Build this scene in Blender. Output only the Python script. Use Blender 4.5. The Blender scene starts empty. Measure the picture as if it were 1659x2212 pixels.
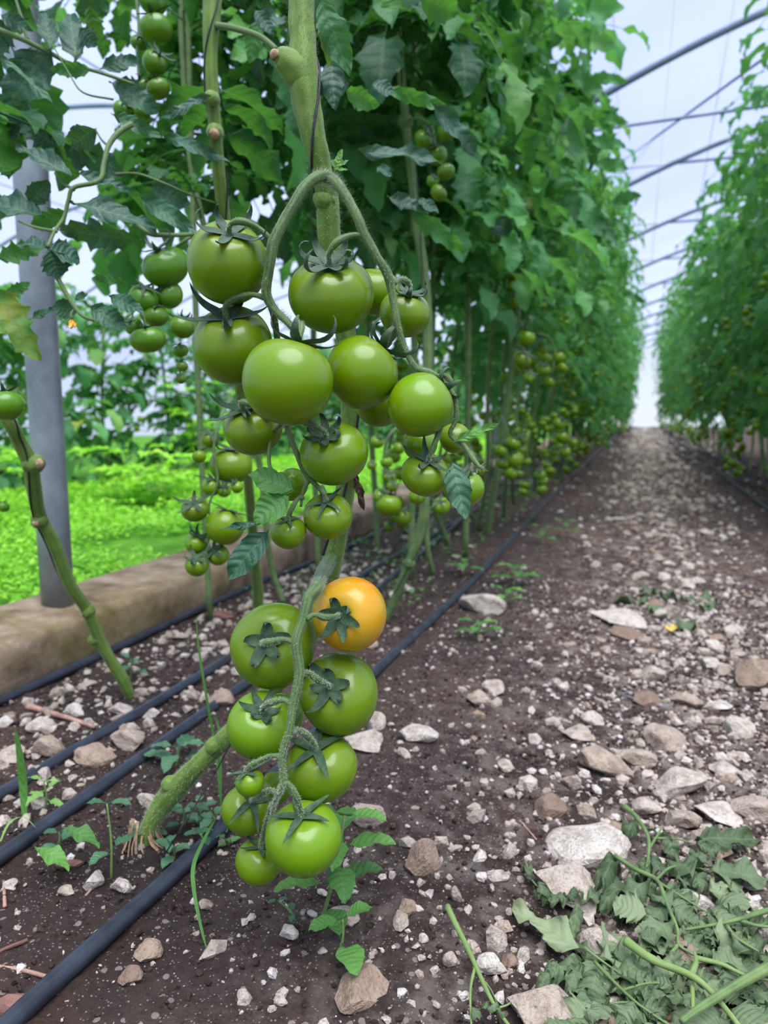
import bpy, math, random
import numpy as np
from mathutils import Vector, Matrix, noise
SC = bpy.context.scene; COL = SC.collection
PI = math.pi
rnd = random.Random(7)
# ------------------------------------------------------------------ camera geometry
F, W, H, HC = 1580.0, 1659, 2212, 0.5
PITCH = math.atan((H/2-886)/F); YAW = math.atan((1388-W/2)/F*math.cos(PITCH))
cy_, sy_ = math.cos(YAW), math.sin(YAW)
FWD = Vector((-sy_*math.cos(PITCH), cy_*math.cos(PITCH), -math.sin(PITCH)))
RGT = Vector((cy_, sy_, 0)); UP = RGT.cross(FWD); CAM = Vector((0, 0, HC))
def ray(x, y): return FWD + RGT*((x-W/2)/F) - UP*((y-H/2)/F)
def P(x, y, d): return CAM + ray(x, y)*d
def G(x, y, z=0.0):
    r = ray(x, y); return CAM + r*((z-HC)/r.z)
def onY(x, y, Y):
    r = ray(x, y); return CAM + r*(Y/r.y)
def proj(q):
    v = Vector(q)-CAM; d = v.dot(FWD)
    if d <= 0.01: return (-9999, -9999, d)
    return (W/2+F*v.dot(RGT)/d, H/2-F*v.dot(UP)/d, d)
# ------------------------------------------------------------------ tagging
def tag(o, label=None, cat=None, group=None, kind=None):
    if label: o['label'] = label
    if cat: o['category'] = cat
    if group: o['group'] = group
    if kind: o['kind'] = kind
    return o
def empty(name, loc=(0, 0, 0), rz=0.0):
    o = bpy.data.objects.new(name, None); o.location = loc; o.rotation_euler = (0, 0, rz)
    o.empty_display_size = 0.05; COL.objects.link(o); return o
# ------------------------------------------------------------------ mesh collector
class MB:
    def __init__(s): s.v = []; s.f = []; s.uv = []; s.var = []; s.n = 0
    def add(s, v, f, uv=None, var=0.0):
        v = np.asarray(v, float).reshape(-1, 3); k = len(v)
        s.v.append(v); s.f.append([tuple(i+s.n for i in q) for q in f])
        s.uv.append(np.zeros((k, 2)) if uv is None else np.asarray(uv, float))
        s.var.append(np.full(k, var) if np.isscalar(var) else np.asarray(var, float)); s.n += k
    def addnp(s, v, quads, uv, var):       # quads : (m,4) array
        s.v.append(v); s.f.append((np.asarray(quads)+s.n)); s.uv.append(uv); s.var.append(var); s.n += len(v)
    def mesh(s, name, mat, smooth=True):
        me = bpy.data.meshes.new(name)
        V = np.concatenate(s.v)
        loops = []; sizes = []
        for f in s.f:
            if isinstance(f, np.ndarray):
                loops.append(f.reshape(-1)); sizes.append(np.full(len(f), f.shape[1]))
            elif f:
                loops.append(np.fromiter((i for q in f for i in q), int)); sizes.append(np.array([len(q) for q in f]))
        L = np.concatenate(loops).astype(np.int32); S = np.concatenate(sizes).astype(np.int32)
        me.vertices.add(len(V)); me.vertices.foreach_set('co', V.reshape(-1).astype(np.float32))
        me.loops.add(len(L)); me.loops.foreach_set('vertex_index', L)
        me.polygons.add(len(S)); me.polygons.foreach_set('loop_start', (np.cumsum(S)-S).astype(np.int32))
        me.polygons.foreach_set('loop_total', S)
        me.polygons.foreach_set('use_smooth', np.full(len(S), smooth))
        me.update(calc_edges=True)
        a = me.attributes.new('luv', 'FLOAT2', 'POINT'); a.data.foreach_set('vector', np.concatenate(s.uv).reshape(-1).astype(np.float32))
        a = me.attributes.new('var', 'FLOAT', 'POINT'); a.data.foreach_set('value', np.concatenate(s.var).astype(np.float32))
        if mat: me.materials.append(mat)
        return me
    def build(s, name, mat, parent=None, smooth=True):
        me = s.mesh(name, mat, smooth); o = bpy.data.objects.new(name, me); COL.objects.link(o)
        if parent is not None:
            o.parent = parent; o.matrix_parent_inverse = mw(parent).inverted()
        return o
def mw(o):
    m = Matrix.LocRotScale(o.location, o.rotation_euler if o.rotation_mode != 'QUATERNION' else o.rotation_quaternion, o.scale)
    return m if o.parent is None else mw(o.parent) @ o.matrix_parent_inverse @ m
def inst(name, me, parent=None, loc=(0, 0, 0), rot=None, sc=1.0):
    o = bpy.data.objects.new(name, me); COL.objects.link(o); o.location = loc
    if rot is not None: o.rotation_mode = 'QUATERNION'; o.rotation_quaternion = rot
    o.scale = (sc,)*3 if np.isscalar(sc) else sc
    if parent is not None: o.parent = parent
    return o
def catmull(pts, n=6):
    pts = [np.asarray(p, float) for p in pts]
    if len(pts) < 3: return pts
    q = [2*pts[0]-pts[1]]+pts+[2*pts[-1]-pts[-2]]; out = []
    for i in range(1, len(q)-2):
        for k in range(n):
            t = k/n; a, b, c, d = q[i-1], q[i], q[i+1], q[i+2]
            out.append(.5*((2*b)+(-a+c)*t+(2*a-5*b+4*c-d)*t*t+(-a+3*b-3*c+d)*t**3))
    out.append(pts[-1]); return out
def tube(mb, pts, rad, sides=10, n=6, caps=True, rough=0.0, var=0.0, seed=0, hairs=0, hair_len=.003, oval=1.0):
    """pts: xyz; rad: number or list per point"""
    pts = [np.asarray(p, float) for p in pts]
    rr = [rad]*len(pts) if np.isscalar(rad) else list(rad)
    full = catmull([np.append(p, r) for p, r in zip(pts, rr)], n)
    C_ = np.array([q[:3] for q in full]); R_ = np.maximum(np.array([q[3] for q in full]), 1e-4)
    T = np.gradient(C_, axis=0); T /= np.linalg.norm(T, axis=1)[:, None]+1e-12
    ref = np.array([0, 0, 1.]) if abs(T[0][2]) < .9 else np.array([1., 0, 0])
    A = np.cross(T[0], ref); A /= np.linalg.norm(A)
    rs = np.random.RandomState(seed); ang = np.arange(sides)*2*PI/sides
    V = []; frames = []
    for i in range(len(C_)):
        A = A-T[i]*A.dot(T[i]); A /= np.linalg.norm(A); B = np.cross(T[i], A); frames.append((A.copy(), B))
        r = R_[i]*(1+rough*np.sin(3*ang+i*.7)+rough*.6*rs.randn(sides)) if rough else R_[i]
        V.append(C_[i]+(np.cos(ang)*r)[:, None]*A*oval+(np.sin(ang)*r)[:, None]*B)
    V = np.concatenate(V); m = len(C_)
    i, j = np.meshgrid(np.arange(m-1), np.arange(sides), indexing='ij'); j2 = (j+1) % sides
    Q = np.stack([i*sides+j, i*sides+j2, (i+1)*sides+j2, (i+1)*sides+j], -1).reshape(-1, 4)
    vv = np.repeat(np.linspace(0, 1, m), sides); uu = np.tile(ang/(2*PI), m)
    base = mb.n
    mb.addnp(V, Q, np.stack([uu, vv], 1), np.full(len(V), float(var)))
    if caps:
        mb.f.append([tuple(base+k for k in range(sides))[::-1], tuple(base+(m-1)*sides+k for k in range(sides))])
    if hairs:
        L = np.linalg.norm(np.diff(C_, axis=0), axis=1).sum(); k = int(L*hairs)
        idx = rs.rand(k)*(m-1.001); i0 = idx.astype(int); fr = (idx-i0)[:, None]
        c = C_[i0]*(1-fr)+C_[i0+1]*fr; r = R_[i0]
        a = rs.rand(k)*2*PI; Fa = np.array([f[0] for f in frames])[i0]; Fb = np.array([f[1] for f in frames])[i0]
        nrm = np.cos(a)[:, None]*Fa+np.sin(a)[:, None]*Fb; tan = -np.sin(a)[:, None]*Fa+np.cos(a)[:, None]*Fb
        b0 = c+nrm*(r*.97)[:, None]; hl = hair_len*(.5+rs.rand(k))
        tip = b0+(nrm+T[i0]*(.3*rs.randn(k))[:, None]+tan*(.3*rs.randn(k))[:, None])*hl[:, None]
        w = .00012
        V2 = np.stack([b0-tan*w, b0+tan*w, tip], 1).reshape(-1, 3)
        Q2 = np.arange(3*k).reshape(-1, 3)
        mb.addnp(V2, Q2, np.zeros((3*k, 2)), np.full(3*k, .9))
    return C_, R_
# ------------------------------------------------------------------ materials
def srgb(r, g, b, a=1):
    f = lambda c: (c/255/12.92) if c/255 <= .04045 else ((c/255+.055)/1.055)**2.4
    return (f(r), f(g), f(b), a)
class NT:
    def __init__(s, name):
        m = bpy.data.materials.new(name); m.use_nodes = True; s.m = m; s.t = m.node_tree; s.t.nodes.clear()
        s.out = s.n('ShaderNodeOutputMaterial')
    def n(s, typ, ins=None, **kw):
        x = s.t.nodes.new(typ)
        for k, v in kw.items(): setattr(x, k, v)
        for k, v in (ins or {}).items(): s.set(x, k, v)
        return x
    def set(s, x, k, v):
        sock = x.inputs[k]
        if isinstance(v, bpy.types.NodeSocket): s.t.links.new(v, sock)
        elif isinstance(v, bpy.types.Node): s.t.links.new(v.outputs[0], sock)
        else: sock.default_value = v
    def attr(s, name): return s.n('ShaderNodeAttribute', attribute_name=name)
    def noise(s, scale, detail=4, rough=.55, vec=None, dist=0.0):
        x = s.n('ShaderNodeTexNoise', {'Scale': scale, 'Detail': detail, 'Roughness': rough, 'Distortion': dist})
        if vec is not None: s.set(x, 'Vector', vec)
        return x.outputs['Fac']
    def ramp(s, fac, stops, interp='LINEAR'):
        x = s.n('ShaderNodeValToRGB', {'Fac': fac}); cr = x.color_ramp; cr.interpolation = interp
        while len(cr.elements) < len(stops): cr.elements.new(.5)
        for e, (p, c) in zip(cr.elements, stops): e.position = p; e.color = c if len(c) == 4 else (*c, 1)
        return x.outputs['Color']
    def mix(s, fac, a, b, blend='MIX'):
        x = s.n('ShaderNodeMix', data_type='RGBA', blend_type=blend)
        s.set(x, 0, fac); s.set(x, 6, a); s.set(x, 7, b); return x.outputs[2]
    def math(s, op, a, b=0.0, clamp=False):
        x = s.n('ShaderNodeMath', operation=op, use_clamp=clamp); s.set(x, 0, a); s.set(x, 1, b); return x.outputs[0]
    def bump(s, h, strength=.5, dist=.002):
        return s.n('ShaderNodeBump', {'Height': h, 'Strength': strength, 'Distance': dist}).outputs[0]
    def pbr(s, **k):
        x = s.n('ShaderNodeBsdfPrincipled')
        for kk, v in k.items():
            kk = {'color': 'Base Color', 'rough': 'Roughness', 'spec': 'Specular IOR Level', 'coat': 'Coat Weight', 'coatr': 'Coat Roughness', 'metal': 'Metallic', 'normal': 'Normal', 'sheen': 'Sheen Weight', 'sheenr': 'Sheen Roughness'}.get(kk, kk)
            s.set(x, kk, v)
        return x.outputs[0]
    def end(s, sh): s.t.links.new(sh, s.out.inputs['Surface']); return s.m
def objpos(t): return t.n('ShaderNodeTexCoord').outputs['Object']
def geopos(t): return t.n('ShaderNodeNewGeometry').outputs['Position']
def leaf_mat(name, stops, trans=.35, tcol=(90, 140, 30), speck=False, rough=.5):
    t = NT(name); var = t.attr('var').outputs['Fac']; luv = t.attr('luv').outputs['Vector']
    oi = t.n('ShaderNodeObjectInfo').outputs['Random']
    v = t.math('ADD', t.math('MULTIPLY', var, .75), t.math('MULTIPLY', oi, .25))
    v = t.math('ADD', v, t.math('MULTIPLY', t.math('SUBTRACT', t.noise(18, 3, vec=geopos(t)), .5), .35), clamp=True)
    col = t.ramp(v, [(p, srgb(*c)) for p, c in stops])
    sep = t.n('ShaderNodeSeparateXYZ', {0: luv}); u = t.math('ABSOLUTE', sep.outputs[0]); vv = sep.outputs[1]
    ph = t.math('SINE', t.math('MULTIPLY', t.math('SUBTRACT', vv, t.math('MULTIPLY', u, .13)), 44.0))
    side = t.math('GREATER_THAN', ph, .93); mid = t.math('LESS_THAN', u, .07)
    vein = t.math('MAXIMUM', side, mid)
    col = t.mix(t.math('MULTIPLY', vein, .3), col, srgb(105, 135, 85))
    if speck:
        sp = t.n('ShaderNodeTexVoronoi', {'Scale': 420.0, 'Vector': geopos(t)}).outputs['Distance']
        sp = t.math('MULTIPLY', t.math('LESS_THAN', sp, .3), t.math('GREATER_THAN', t.noise(50, 2, vec=geopos(t)), .56))
        col = t.mix(t.math('MULTIPLY', sp, .38), col, srgb(150, 165, 150))
    hgt = t.math('ADD', t.math('MULTIPLY', ph, -.25), t.noise(160, 3, vec=geopos(t)))
    nrm = t.bump(hgt, .55, .0022)
    d = t.pbr(color=col, rough=rough, spec=.35, normal=nrm)
    tr = t.n('ShaderNodeBsdfTranslucent', {'Color': t.mix(.6, col, srgb(*tcol)), 'Normal': nrm}).outputs[0]
    return t.end(t.n('ShaderNodeMixShader', {0: trans, 1: d, 2: tr}).outputs[0])
LEAF = leaf_mat('tomato_leaf', [(0, (28, 66, 44)), (.35, (38, 88, 50)), (.65, (54, 114, 52)), (.9, (88, 140, 56)), (1, (150, 150, 50))], .38, (96, 165, 40))
LEAFN = leaf_mat('tomato_leaf_near', [(0, (38, 74, 58)), (.4, (50, 92, 66)), (.7, (50, 100, 48)), (1, (72, 120, 42))], .24, (80, 130, 26), speck=True)
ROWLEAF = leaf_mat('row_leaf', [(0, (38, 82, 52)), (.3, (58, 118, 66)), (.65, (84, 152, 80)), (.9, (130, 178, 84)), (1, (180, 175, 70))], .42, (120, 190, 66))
WEED = leaf_mat('weed_leaf', [(0, (58, 100, 52)), (.5, (84, 136, 62)), (1, (112, 164, 74))], .3, (120, 190, 60))
WEEDB = leaf_mat('blue_weed_leaf', [(0, (52, 92, 66)), (1, (84, 128, 86))], .2, (90, 150, 60))
WILT = leaf_mat('wilted_leaf', [(0, (54, 70, 42)), (.5, (94, 112, 76)), (1, (148, 158, 116))], .12, (100, 120, 70), rough=.65)
LAWN = leaf_mat('lawn_leaf', [(0, (96, 166, 30)), (.5, (140, 208, 44)), (1, (184, 232, 80))], .4, (150, 230, 50))
PALE = leaf_mat('pale_shoot', [(0, (120, 165, 80)), (1, (150, 190, 105))], .3, (150, 200, 80))
YELL = leaf_mat('yellow_leaf', [(0, (215, 190, 80)), (1, (230, 200, 100))], .2, (230, 200, 60))
BROWNL = leaf_mat('dry_leaf', [(0, (58, 42, 28)), (1, (90, 66, 44))], .1, (90, 60, 30))
def tomato_mat(name, top, mid, bot, alt=None):
    t = NT(name); ht = t.attr('var').outputs['Fac']; p = objpos(t)
    oi = t.n('ShaderNodeObjectInfo').outputs['Random']
    f = t.math('ADD', ht, t.math('MULTIPLY', t.math('SUBTRACT', t.noise(1.6, 3, vec=p), .5), .35))
    col = t.ramp(f, [(0, srgb(*bot)), (.5, srgb(*mid)), (.93, srgb(*top))])
    if alt:
        q = t.noise(1.1, 2, vec=p); col = t.mix(t.math('MULTIPLY', t.math('SUBTRACT', q, .42), 5, True), col, srgb(*alt))
    hsv = t.n('ShaderNodeHueSaturation', {'Hue': t.math('ADD', .488, t.math('MULTIPLY', oi, .02)), 'Value': t.math('ADD', .88, t.math('MULTIPLY', oi, .24)), 'Color': col})
    mott = t.n('ShaderNodeTexVoronoi', {'Scale': 60.0, 'Vector': p}).outputs['Distance']
    c2 = t.mix(t.math('MULTIPLY', t.math('LESS_THAN', mott, .12), .35), hsv.outputs[0], srgb(176, 192, 96))
    radial = t.attr('luv').outputs['Vector']; sx = t.n('ShaderNodeSeparateXYZ', {0: radial}).outputs[0]
    stre = t.noise(1.0, 3, vec=t.n('ShaderNodeCombineXYZ', {0: t.math('MULTIPLY', sx, 26), 1: t.math('MULTIPLY', ht, 1.2)}).outputs[0])
    c2 = t.mix(t.math('MULTIPLY', t.math('SUBTRACT', stre, .45, True), .5, True), c2, srgb(*top))
    return t.end(t.pbr(color=c2, rough=.27, spec=.32, coat=.12, coatr=.1, normal=t.bump(t.noise(14, 3, vec=p), .05, .002)))
TOM = tomato_mat('green_tomato', (100, 130, 24), (98, 138, 4), (106, 136, 4))
TOMS = tomato_mat('dark_green_tomato', (74, 116, 30), (78, 126, 16), (90, 130, 14))  # darker green skin used on several side clusters
TOMO = tomato_mat('turning_tomato', (196, 160, 40), (216, 140, 4), (210, 116, 2), alt=(190, 158, 30))
def stem_mat(name, a, b, sh=.5):
    t = NT(name); p = geopos(t); var = t.attr('var').outputs['Fac']
    col = t.ramp(t.noise(45, 5, vec=p), [(.3, srgb(*a)), (.7, srgb(*b))])
    uv = t.n('ShaderNodeSeparateXYZ', {0: t.attr('luv').outputs['Vector']}).outputs[0]
    st = t.math('SINE', t.math('MULTIPLY', uv, 2*PI*7))
    col = t.mix(t.math('MULTIPLY', t.math('ADD', st, 1), .09), col, srgb(150, 170, 95))
    col = t.mix(t.math('GREATER_THAN', var, .7), col, srgb(170, 182, 150))
    return t.end(t.pbr(color=col, rough=.6, spec=.3, sheen=sh*.3, sheenr=.4, normal=t.bump(t.noise(700, 3, vec=p), .5, .0006)))
STEM = stem_mat('tomato_stem', (74, 104, 34), (104, 134, 52), .5)
STALK = stem_mat('truss_stalk_skin', (56, 84, 42), (84, 110, 60), .7)
DSTEM = stem_mat('row_stem', (66, 94, 50), (104, 128, 74), .2)
PSTEM = stem_mat('pale_stem', (92, 120, 60), (120, 144, 80), .2)
def simple(name, a, b, scale=20, rough=.7, metal=0.0, bump=.3, bd=.002, spec=.5, det=5):
    t = NT(name); p = geopos(t); n = t.noise(scale, det, vec=p)
    return t.end(t.pbr(color=t.ramp(n, [(.32, srgb(*a)), (.68, srgb(*b))]), rough=rough, metal=metal, spec=spec, normal=t.bump(t.noise(scale*6, 4, vec=p), bump, bd)))
def calyx_mat():
    t = NT('calyx_green'); p = geopos(t)
    col = t.ramp(t.noise(220, 3, vec=p), [(.3, srgb(28, 56, 30)), (.7, srgb(58, 88, 50))])
    return t.end(t.pbr(color=col, rough=.65, sheen=.15, sheenr=.5, normal=t.bump(t.noise(600, 2, vec=p), .5, .0008)))
CALYX = calyx_mat()
HOSE = simple('hose_plastic', (28, 33, 40), (46, 52, 60), 40, .42, bump=.25, bd=.0006)
STEEL = simple('galvanised_steel', (112, 120, 122), (142, 150, 152), 14, .45, metal=.35, bump=.1)
PIPE = simple('roof_pipe_steel', (112, 126, 142), (136, 150, 166), 8, .5, metal=.2, bump=.05)
TWINE = simple('black_twine', (18, 20, 26), (36, 38, 46), 200, .6)
WIREM = simple('roof_wire', (120, 130, 150), (140, 150, 170), 10, .6)
BARK = simple('reddish_bark', (78, 52, 42), (126, 92, 76), 60, .85, bump=.6)
TWIG = simple('dry_twig', (130, 100, 82), (176, 140, 120), 60, .8, bump=.4)
SCAR = simple('stem_scar', (120, 96, 66), (176, 150, 112), 200, .8)
FLOWER = simple('yellow_petal', (214, 150, 30), (240, 180, 50), 60, .6)
def rock_mat(name, a, b, c):
    t = NT(name); oi = t.n('ShaderNodeObjectInfo').outputs['Random']; p = geopos(t); var = t.attr('var').outputs['Fac']
    k = t.math('FRACT', t.math('ADD', var, oi))
    base = t.ramp(k, [(0, srgb(*a)), (.5, srgb(*b)), (1, srgb(*c))])
    n = t.noise(55, 8, .7, vec=p)
    col = t.mix(t.math('MULTIPLY', t.math('SUBTRACT', .55, n), 3.2, True), base, srgb(104, 86, 70))
    col = t.mix(t.math('MULTIPLY', t.math('SUBTRACT', t.noise(260, 3, vec=p), .55), 3.5, True), col, srgb(86, 76, 66))
    return t.end(t.pbr(color=col, rough=.85, spec=.25, normal=t.bump(t.math('ADD', n, t.noise(300, 4, vec=p)), .9, .004)))
ROCK = rock_mat('limestone', (190, 181, 163), (168, 152, 131), (204, 196, 180))
ROCKT = rock_mat('tan_stone', (150, 128, 104), (166, 146, 124), (134, 112, 94))
PEB = rock_mat('pebble', (200, 190, 174), (176, 160, 142), (214, 206, 194))
CLOD = simple('soil_clod', (38, 31, 27), (78, 64, 55), 120, .95, bump=.8, spec=.1)
def soil_mat():
    t = NT('stony_soil'); p = geopos(t)
    col = t.ramp(t.noise(2.2, 6, .6, vec=p), [(.3, srgb(60, 51, 45)), (.5, srgb(82, 68, 60)), (.7, srgb(110, 88, 74))])
    col = t.mix(t.math('MULTIPLY', t.math('SUBTRACT', t.noise(120, 7, .8, vec=p), .47), 3.4, True), col, srgb(40, 32, 28))  # fine dark mottling: crumb shading put into the colour, bump alone reads flat
    v = t.n('ShaderNodeTexVoronoi', {'Scale': 330.0, 'Vector': p}); r1 = t.n('ShaderNodeSeparateColor', {0: v.outputs['Color']}).outputs[0]
    sp = t.math('MULTIPLY', t.math('LESS_THAN', v.outputs['Distance'], .3), t.math('GREATER_THAN', r1, .72))
    v2 = t.n('ShaderNodeTexVoronoi', {'Scale': 46.0, 'Vector': t.n('ShaderNodeVectorMath', {0: p, 1: t.n('ShaderNodeVectorMath', {0: p}).outputs[0]}).outputs[0]})
    r2 = t.n('ShaderNodeSeparateColor', {0: v2.outputs['Color']}).outputs[0]
    sp2 = t.math('MULTIPLY', t.math('LESS_THAN', v2.outputs['Distance'], .3), t.math('GREATER_THAN', r2, .84))
    col = t.mix(t.math('MULTIPLY', t.math('MAXIMUM', sp, sp2), .75), col, srgb(176, 164, 150))
    # the trodden middle of the path holds more crushed limestone
    x = t.n('ShaderNodeSeparateXYZ', {0: p}).outputs[0]
    xc = t.math('ABSOLUTE', t.math('SUBTRACT', x, .09)); band = t.math('SUBTRACT', 1.0, t.math('MULTIPLY', xc, 1.9), True)
    gr = t.math('MULTIPLY', band, t.math('MULTIPLY', t.math('SUBTRACT', t.noise(24, 6, .7, vec=p), .45), 5, True))
    col = t.mix(t.math('MULTIPLY', gr, .75), col, srgb(186, 172, 154))
    h = t.math('ADD', t.noise(70, 8, .75, vec=p), t.math('MULTIPLY', t.noise(260, 4, .6, vec=p), .5))
    return t.end(t.pbr(color=col, rough=.95, spec=.15, normal=t.bump(h, 1.0, .012)))
SOIL = soil_mat()
def curb_mat():
    t = NT('mossy_concrete'); p = geopos(t)
    col = t.ramp(t.noise(9, 8, .65, vec=p), [(.33, srgb(84, 68, 52)), (.52, srgb(150, 130, 106)), (.7, srgb(186, 168, 146))])
    y = t.n('ShaderNodeSeparateXYZ', {0: p})
    moss = t.math('MULTIPLY', t.math('SUBTRACT', t.noise(6, 8, .75, vec=p), .40), 4.5, True)
    near = t.math('SUBTRACT', 1.0, t.math('MULTIPLY', t.math('SUBTRACT', y.outputs[1], 1.0), .8), True)
    col = t.mix(t.math('MULTIPLY', t.math('MULTIPLY', moss, near), .8), col, srgb(112, 106, 46))
    h = t.noise(60, 8, .7, vec=p)
    return t.end(t.pbr(color=col, rough=.9, spec=.2, normal=t.bump(h, .8, .006)))
CURB = curb_mat()
def lawn_ground():
    t = NT('lawn_soil'); p = geopos(t)
    col = t.ramp(t.noise(6, 6, .7, vec=p), [(.3, srgb(56, 100, 26)), (.6, srgb(92, 148, 40)), (.8, srgb(96, 90, 56))])
    return t.end(t.pbr(color=col, rough=.9, spec=.1, normal=t.bump(t.noise(90, 5, vec=p), .8, .01)))
LAWNG = lawn_ground()
def film_mat():
    t = NT('greenhouse_film'); p = geopos(t)
    n = t.noise(.9, 4, .5, vec=p)
    c = t.ramp(n, [(.35, (.81, .85, 1.0, 1)), (.65, (.88, .905, 1.0, 1))])
    tr = t.n('ShaderNodeBsdfTransparent', {'Color': c}).outputs[0]
    tl = t.n('ShaderNodeBsdfTranslucent', {'Color': c}).outputs[0]
    gl = t.n('ShaderNodeBsdfDiffuse', {'Color': (.8, .85, .95, 1)}).outputs[0]
    m = t.n('ShaderNodeMixShader', {0: .16, 1: tr, 2: tl}).outputs[0]
    return t.end(t.n('ShaderNodeMixShader', {0: .06, 1: m, 2: gl}).outputs[0])
FILM = film_mat()
# ------------------------------------------------------------------ camera, world, light
cam = bpy.data.cameras.new('camera'); co = bpy.data.objects.new('camera', cam); COL.objects.link(co); SC.camera = co
cam.sensor_fit = 'VERTICAL'; cam.sensor_height = 36; cam.sensor_width = 27; cam.lens = 36*F/H
co.matrix_world = Matrix(((RGT.x, UP.x, -FWD.x, CAM.x), (RGT.y, UP.y, -FWD.y, CAM.y), (RGT.z, UP.z, -FWD.z, CAM.z), (0, 0, 0, 1)))
cam.clip_start = .02; cam.clip_end = 200
cam.dof.use_dof = True; cam.dof.focus_distance = .61; cam.dof.aperture_fstop = 6.6
w = bpy.data.worlds.new('overcast_sky'); SC.world = w; w.use_nodes = True; nt = w.node_tree; nt.nodes.clear()
ow = nt.nodes.new('ShaderNodeOutputWorld'); bg = nt.nodes.new('ShaderNodeBackground'); tc = nt.nodes.new('ShaderNodeTexCoord')
sx = nt.nodes.new('ShaderNodeSeparateXYZ'); cr = nt.nodes.new('ShaderNodeValToRGB'); nz = nt.nodes.new('ShaderNodeTexNoise')
nt.links.new(tc.outputs['Generated'], sx.inputs[0]); nt.links.new(sx.outputs[2], cr.inputs[0])
e = cr.color_ramp.elements; e[0].position = 0; e[0].color = (.62, .68, .78, 1); e[1].position = 1.0; e[1].color = (1.3, 1.36, 1.5, 1)
x_ = cr.color_ramp.elements.new(.3); x_.color = (.38, .47, .80, 1)
x2 = cr.color_ramp.elements.new(.68); x2.color = (.46, .57, .95, 1)
nt.links.new(cr.outputs[0], bg.inputs[0]); bg.inputs[1].default_value = 1.0; nt.links.new(bg.outputs[0], ow.inputs[0])
sun = bpy.data.lights.new('veiled_sun', 'SUN'); sun.energy = 5.2; sun.angle = R_ = math.radians(50); sun.color = (1, .955, .92)
so = bpy.data.objects.new('veiled_sun', sun); COL.objects.link(so); so.rotation_euler = Vector((-.25, .35, -1)).to_track_quat('-Z', 'Y').to_euler()
SC.view_settings.view_transform = 'Standard'; SC.view_settings.look = 'None'; SC.view_settings.gamma = 1; SC.view_settings.use_curve_mapping = False
SC.view_settings.exposure = 0.5
cy = SC.cycles; cy.use_denoising = True; cy.use_adaptive_sampling = True; cy.adaptive_threshold = .04; cy.max_bounces = 5; cy.diffuse_bounces = 3; cy.glossy_bounces = 2; cy.transmission_bounces = 4; cy.transparent_max_bounces = 8
cy.caustics_reflective = False; cy.caustics_refractive = False; cy.sample_clamp_indirect = 4
# ------------------------------------------------------------------ ground
def gz(x, y):
    """height of the soil"""
    t = max(0.0, 1-abs(x-.08)/.42); s = -.028*t*t*(3-2*t)
    s += .010*(noise.noise((x*2.3, y*2.3, 0))) + .006*noise.noise((x*9, y*9, 3.1))
    if x < -1.3: s = .02
    return s
def grid(xs, ys, zf):
    X, Y = np.meshgrid(xs, ys, indexing='ij')
    Z = np.array([[zf(x, y) for y in ys] for x in xs])
    V = np.stack([X, Y, Z], -1).reshape(-1, 3); n, m = len(xs), len(ys)
    i, j = np.meshgrid(np.arange(n-1), np.arange(m-1), indexing='ij')
    Q = np.stack([i*m+j, (i+1)*m+j, (i+1)*m+j+1, i*m+j+1], -1).reshape(-1, 4)
    return V, Q
xs = list(np.arange(-1.06, .95, .011))+list(np.linspace(.96, 6, 30))
ys = [-2.0, -1.0, -.3, .1]; y = .2
while y < 24.5: ys.append(y); y += .011*max(1, y/.9)
def gfine(x, y):
    z = gz(x, y)
    if y < 6 and -1.1 < x < 1.0:
        a = .0045*noise.noise((x*34, y*34, 9)) + .0040*noise.noise((x*80, y*80, 4))
        z += a
    return z
mb = MB(); V, Q = grid(xs, ys, gfine); mb.addnp(V, Q, np.zeros((len(V), 2)), np.zeros(len(V)))
tag(mb.build('floor', SOIL), kind='structure')
mb = MB(); V, Q = grid(np.linspace(-9, -1.2, 50), np.linspace(-1, 24.5, 90), lambda x, y: .015+.02*noise.noise((x, y, 0)))
mb.addnp(V, Q, np.zeros((len(V), 2)), np.zeros(len(V))); tag(mb.build('ground_lawn', LAWNG), kind='structure')
# concrete kerb
mb = MB(); ys = np.concatenate([np.arange(-.5, 4, .03), np.arange(4, 24.5, .2)]); prof = [(-1.05, -.05), (-1.045, .03), (-1.043, .075), (-1.055, .09), (-1.12, .092), (-1.2, .093), (-1.26, .09), (-1.275, .06), (-1.28, -.05)]
V = []
for y in ys:
    for k, (a, b) in enumerate(prof):
        nn = noise.noise((a*8, y*5, b*8)); n2 = noise.noise((a*30, y*26, b*30))
        V.append((a+.012*nn+.004*n2, y, b+(.006*nn+.003*n2 if b > 0 else 0)))
m = len(prof); i, j = np.meshgrid(np.arange(len(ys)-1), np.arange(m-1), indexing='ij')
Q = np.stack([i*m+j, i*m+j+1, (i+1)*m+j+1, (i+1)*m+j], -1).reshape(-1, 4)
V = np.array(V); mb.addnp(V, Q, np.zeros((len(V), 2)), np.zeros(len(V))); tag(mb.build('trim_1', CURB), kind='structure')
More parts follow.
